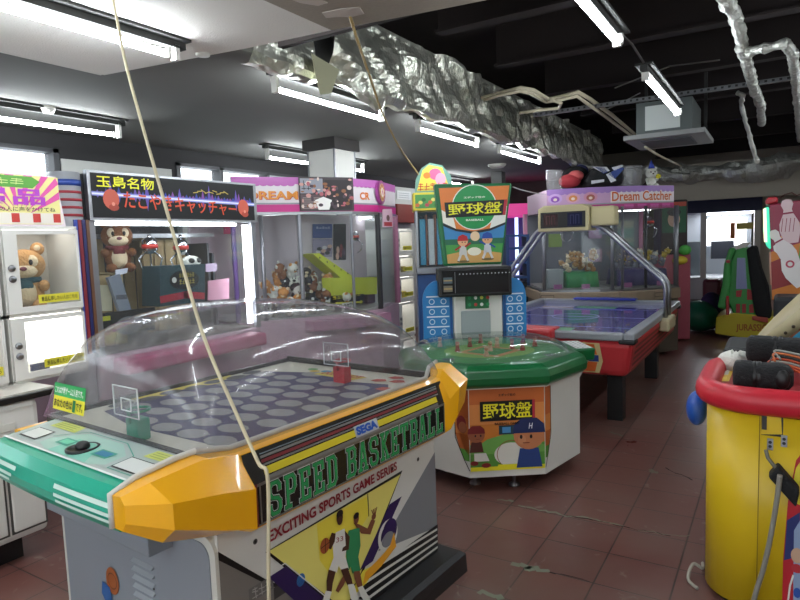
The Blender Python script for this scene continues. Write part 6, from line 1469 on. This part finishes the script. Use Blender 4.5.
# ---------------------------------------------------------------- big drum
dc = [(0.157, 1.02)][0]; DC = Vector((dc[0], 4.7, dc[1]))
nrm_ = Vector((-.73, .0, .66)).normalized()
u_ = nrm_.cross(Vector((.98, -.1, 0))).normalized(); v_ = nrm_.cross(u_)
dt = thing('taiko_drum', 'large tilted drum with cream skin, dark studs and blue white checked band at right border', 'drum', (DC.x, DC.y, 0))
def dring(r, h): return [DC+nrm_*h+(u_*cos(2*pi*k/40)+v_*sin(2*pi*k/40))*r for k in range(40)]
SKIN = mat('cream_drum_skin', '#b8ab88', .5)
R0 = .40
b = MB(); b.loft([dring(R0, -.05), dring(R0, .0), dring(R0*.97, .03), dring(R0*.93, .035), dring(R0*.9, .022), dring(.01, .022)], SKIN, smooth=True); sk = obj('drum_skin', b, dt)
b = MB()
for k in range(40):
    a = 2*pi*k/40; p = DC-nrm_*.02+(u_*cos(a)+v_*sin(a))*(R0+.003); b.ell(tuple(p), .011, H('#3a2c1c', .4), 6, 4)
obj('drum_studs', b, dt)
sk['label'] = 'cream drum skin'
b = MB(); b.loft([dring(R0*1.0, -.051), dring(R0*1.02, -.09), dring(R0*1.02, -.15), dring(R0*1.04, -.28), dring(R0*1.0, -.42), dring(R0*.95, -.44)], mat('wood_barrel', '#7a4a2a', .5), smooth=True); obj('barrel', b, dt)
b = MB()
for k in range(20):
    a0, a1 = 2*pi*k/20, 2*pi*(k+1)/20
    for j, (h0, h1) in enumerate(((-.06, -.10), (-.10, -.145))):
        m = H('#3f9ac0', .45) if (k+j) % 2 else H('#cfd4d4', .45)
        f_ = lambda a, h: DC+nrm_*h+(u_*cos(a)+v_*sin(a))*(R0*1.03+.004)
        am = (a0+a1)/2; b.poly([f_(a0, h0), f_(am, h0), f_(a1, h0), f_(a1, h1), f_(am, h1), f_(a0, h1)], m)
obj('checked_band', b, dt)
b = MB().box(DC.x-.02, DC.x+.7, 4.6, 5.3, 0, .50, H('#3a2a24', .5)); obj('cabinet', b, dt, bevel=.03)
b = MB().box(DC.x+.30, DC.x+.42, 4.62, 4.78, .5, DC.z-.25, BLACK); obj('drum_stand', b, dt)
# ---------------------------------------------------------------- yellow padded shooting game island
ti = thing('padded_game_island', 'yellow rounded game island with red padded rim at the lower right corner', 'arcade machine', (.4, 3.0, 0))
def outline(g=0, n=8):
    pts = [(1.1, 2.63-g), (.02, 2.63-g)]
    for k in range(n+1):
        a = pi/2*k/n; pts.append((-.06-(.18+g)*sin(a), 2.81-(.18+g)*cos(a)))
    for k in range(n+1):
        a = pi/2*k/n; pts.append((-.06-(.18+g)*cos(a), 3.14+(.18+g)*sin(a)))
    pts.append((1.1, 3.32+g)); return pts
YI = mat('yellow_painted_panel', '#d8b61a', .38, vary=.05, vscale=3)
b = MB().prism(outline()[::-1], .03, .80, YI)
for i, p in enumerate(b.f): b.sm[i] = len(p) == 4
ib = obj('yellow_body', b, ti)
obj('kick_strip', MB().prism(outline(-.03)[::-1], 0, .03, BLACK), ti)
for k, x in enumerate((-.045,)): obj('panel_seam', MB().box(x-.0015, x+.0015, 2.627, 2.63, .03, .80, H('#8a6f10', .6)), ib)
path = [(x, y, .855) for x, y in outline(.0)[::1]]
b = MB(); rings = []
P_ = [Vector(p) for p in path]
for i, p in enumerate(P_):
    t_ = (P_[min(i+1, len(P_)-1)]-P_[max(i-1, 0)]).normalized(); o_ = Vector((t_.y, -t_.x, 0))*-1
    rings.append([p+o_*(.045*cos(2*pi*k/14))+Vector((0, 0, .052*sin(2*pi*k/14))) for k in range(14)])
b.loft(rings, RED, smooth=True); obj('padded_rim', b, ti)
b = MB().prism(outline(-.03)[::-1], .80, .85, mat('red_tray', '#9a2a30', .5)); obj('tray', b, ti)
b = MB(); tp_ = [(-0.224, 2.926), (-0.168, 2.949), (-0.163, 3.293), (-0.215, 3.247)]; b.art(PZ(.853), tp_, H('#dcb82a', .4), .001); tq = [(-0.218, 3.057), (-0.179, 3.073), (-0.177, 3.238), (-0.212, 3.2)]; b.art(PZ(.853), tq, H('#c9c4bc', .4), .003)
tq = [(-0.218, 2.949), (-0.18, 2.965), (-0.18, 3.029), (-0.219, 3.013)]; b.art(PZ(.853), tq, H('#e8ce4a', .4), .003); obj('tray_label', b, ti)
Pi = PY(2.63); b = MB()
q = [(-0.04, 0.731), (0.027, 0.74), (0.022, 0.819), (-0.038, 0.812)]; b.rect(Pi, q[3][0]-.002, q[1][0]+.003, q[0][1]-.003, q[2][1]+.003, BK, .001); b.extr(Pi, [q[0], q[1], q[2], q[3]], .0, .006, YI); 
b.rect(Pi, q[0][0]+.002, q[0][0]+.018, q[0][1]+.02, q[2][1]-.012, H('#2c2a26'), .008); obj('hatch_door', b, ib)
for px in ([(-0.01, 0.696)][0], [(0.034, 0.714)][0]):
    b = MB().extr(Pi, [(px[0]-.01, px[1]-.022), (px[0]+.01, px[1]-.022), (px[0]+.01, px[1]+.022), (px[0]-.01, px[1]+.022)], 0, .004, STEEL); b.disc(Pi, (px[0], px[1]+.008), .006, BK, .005, 10); b.disc(Pi, (px[0], px[1]-.008), .006, BK, .005, 10); obj('lock_plate', b, ib)
b = MB(); q = [(0.04, 0.052), (0.04, 0.252), (0.051, 0.49), (0.073, 0.647), (0.085, 0.668), (0.262, 0.696), (0.279, 0.085)]; b.art(Pi, q, H('#b8202c', .35), .002)
b.art(Pi, [(0.057, 0.491), (0.073, 0.617), (0.085, 0.642), (0.089, 0.478)], H('#e6d23a', .35), .003); b.art(Pi, [(0.043, 0.253), (0.049, 0.411), (0.089, 0.451), (0.093, 0.281)], H('#23306a', .35), .003)
b.art(Pi, [(0.075, 0.102), (0.072, 0.377), (0.09, 0.42), (0.127, 0.428), (0.134, 0.119)], H('#8fa3c4', .4), .004)
c0_ = [(0.084, 0.282)][0]; b.disc(Pi, c0_, (.02, .03), H('#c9a58a', .4), .005); b.disc(Pi, (c0_[0], c0_[1]-.05), (.018, .018), H('#b8303a', .4), .0055)
b.stroke(Pi, [(0.059, 0.098), (0.064, 0.159), (0.073, 0.201)], .006, H('#e8e4dc'), .0045); b.disc(Pi, [(0.087, 0.137)][0], (.012, .02), H('#2a52a8'), .006)
obj('printed_panel', b, ib)
# black holster and grey hose
hk = thing('hose_holster', 'black holster with grey hose hanging on the front of the yellow island', 'holster', (.03, 2.6, 0))
q = [(-0.015, 0.589), (0.016, 0.637), (0.086, 0.554), (0.075, 0.487)]
b = MB(); b.extr(PY(2.60), q, -.025, .035, SOFTB); obj('holster_body', b, hk, bevel=.01)
b = MB().tube([(x, 2.585, z) for x, z in [(-0.023, 0.685), (-0.016, 0.656), (0.004, 0.628), (0.026, 0.609)]], .007, H('#6d6a60', .5), 7); obj('strap', b, hk)
def smoothp(pts, k=6):
    pts = [Vector(p) for p in pts]; out = []
    for i in range(len(pts)-1):
        p0, p1, p2, p3 = pts[max(i-1, 0)], pts[i], pts[i+1], pts[min(i+2, len(pts)-1)]
        for j in range(k):
            t = j/k; out.append(.5*((2*p1)+(p2-p0)*t+(2*p0-5*p1+4*p2-p3)*t*t+(3*p1-p0-3*p2+p3)*t**3))
    return out+[pts[-1]]
b = MB().tube(smoothp([(x, 2.555, z) for x, z in [(0.023, 0.608), (0.013, 0.492), (-0.004, 0.354), (-0.024, 0.232), (-0.045, 0.14), (-0.069, 0.001)]]), .009, H('#86837a', .5), 8); obj('grey_hose', b, hk)
# blue ball at the left of the rim
b = MB(); q = [(-0.295, 0.714)][0]; b.ell((q[0], 2.98, q[1]), (.044, .06, .078), mat('blue_vinyl', '#1f4fa8', .35), 18, 12); b.ell((q[0]+.03, 2.98, q[1]+.075), (.03, .04, .025), mat('blue_vinyl', '#1f4fa8', .35), 10, 6); b.box(q[0]+.01, q[0]+.07, 2.96, 3.0, q[1]+.07, q[1]+.085, STEEL)
tag(obj('blue_punch_ball', b), 'blue padded ball hanging on the left end of the red rim', 'ball')
# black padded guns on top
def gun(y, px, label, z, s=1.0, flip=False):
    (x0, z0), (x1, z1) = px
    t = thing('padded_gun', label, 'toy gun', ((x0+x1)/2, y, z))
    L = x1-x0; r = (z1-z0)/2; zc = (z0+z1)/2
    b = MB(); sec = [(0, .55), (.02, .85), (.06, 1.0), (.30, 1.0), (.36, .85), (.42, .92), (.75, .98), (.92, .85), (1.0, .5)]
    b.loft([[(x0+L*f_, y+r*1.1*k*math.copysign(abs(cos(a))**.6, cos(a)), zc+r*k*math.copysign(abs(sin(a))**.6, sin(a))) for a in [2*pi*i/20 for i in range(20)]] for f_, k in sec], SOFTB, smooth=True)
    obj('gun_body', b, t)
    for f_ in (.05, .33, .40): 
        b = MB().lathe([(r*1.02, 0), (r*1.05, .004), (r*1.05, .012), (r*1.02, .016)], BLACK, 20, (x0+L*f_, y, zc), 'X'); obj('band', b, t)
    b = MB(); b.ell((x0+L*.82, y-r*.9, zc), (L*.13, r*.35, r*.7), BLACK, 14, 8); obj('grip_boss', b, t)
    return t
g1 = [(-0.145, 0.864), (0.063, 0.975)]; gun(2.80, g1, 'black padded toy gun lying nearest on the red rimmed tray', .85)
g2 = [(-0.114, 0.904), (0.199, 1.022)]; gun(3.18, g2, 'second black padded toy gun behind the first on the tray', .85)
random.seed(5)
tc = thing('cable_bundle', 'orange and grey cables curling round the toy guns on the tray', 'cable', (.15, 2.98, .86))
for k in range(7):
    m = [H('#c2552c', .5), H('#c9603a', .5), H('#9a9a92', .5), H('#b84a2a', .5), H('#2a2a2a', .5), H('#c96a3a', .5), H('#8a8f88', .5)][k]
    h = .895+.010*k
    pts = [(-.10+.02*k, 2.93+.01*k, h), (.0, 2.96+.012*k, h+.03), (.07+.006*k, 2.98, h+.02), (.115+.004*k, 2.93, h-.0), (.10+.005*k, 2.87-.004*k, .875+.003*k)]
    obj('cable', MB().tube(smoothp(pts), .005, m, 6), tc)
b = MB()
random.seed(2)
q = [(-0.164, 0.893)][0]
b.loft([[(q[0]+.07*cos(a)*(1+.2*sin(3*a))*k, 3.22+.05*sin(a)*k, .905+h+.01*sin(4*a)) for a in [2*pi*i/16 for i in range(16)]] for k, h in ((1, -.045), (1.05, -.01), (.8, .02), (.3, .03))], FW, smooth=True)
tag(obj('white_cloth', b), 'crumpled white cloth on the tray behind the nearest toy gun', 'cloth')
b = MB(); q = [(-0.248, 0.727), (-0.145, 0.922)]; b.box(q[0][0], q[0][0]+.5, 3.75, 4.2, 0, q[1][1]-.06, H('#2c2d2e', .6)); bx = obj('dark_console', b, bevel=.03); tag(bx, 'low dark grey console behind the yellow island', 'console')
wire([(-.26, 2.72, .008), (-.30, 2.76, .02), (-.29, 2.84, .05), (-.255, 2.86, .03), (-.262, 2.95, .008)], .007, 'pale grey cable looping on the floor at the left foot of the yellow island', H('#a8a498', .5), 'cable', 'cable')
wire([(-2.98, 1.60, .008), (-2.95, 1.66, .008), (-2.98, 1.74, .008), (-3.0, 1.70, .008)], .008, 'short black cable on the floor by the white counter', BLACK, 'cable', 'cable')
EXPOSURE = 0.62

# ---------------------------------------------------------------- camera
cam_data = bpy.data.cameras.new("camera"); cam_data.sensor_width = 36; cam_data.lens = 27.6095; cam_data.clip_start = .02
cam = bpy.data.objects.new("camera", cam_data); C.objects.link(cam)
cam.matrix_world = Matrix([(0.852207, -0.018749, 0.522868, 0), (0.522006, 0.098049, -0.847287, 0), (-0.035381, 0.995005, 0.093345, 1.5), (0, 0, 0, 1)])
scene.camera = cam

wd = bpy.data.worlds.new('overcast_daylight'); scene.world = wd; wd.use_nodes = True
bg = wd.node_tree.nodes['Background']; bg.inputs[0].default_value = (.93, .97, 1, 1); bg.inputs[1].default_value = 3.2
vs = scene.view_settings; vs.view_transform = 'Standard'; vs.look = 'None'; vs.gamma = 1; vs.use_curve_mapping = False
vs.exposure = EXPOSURE
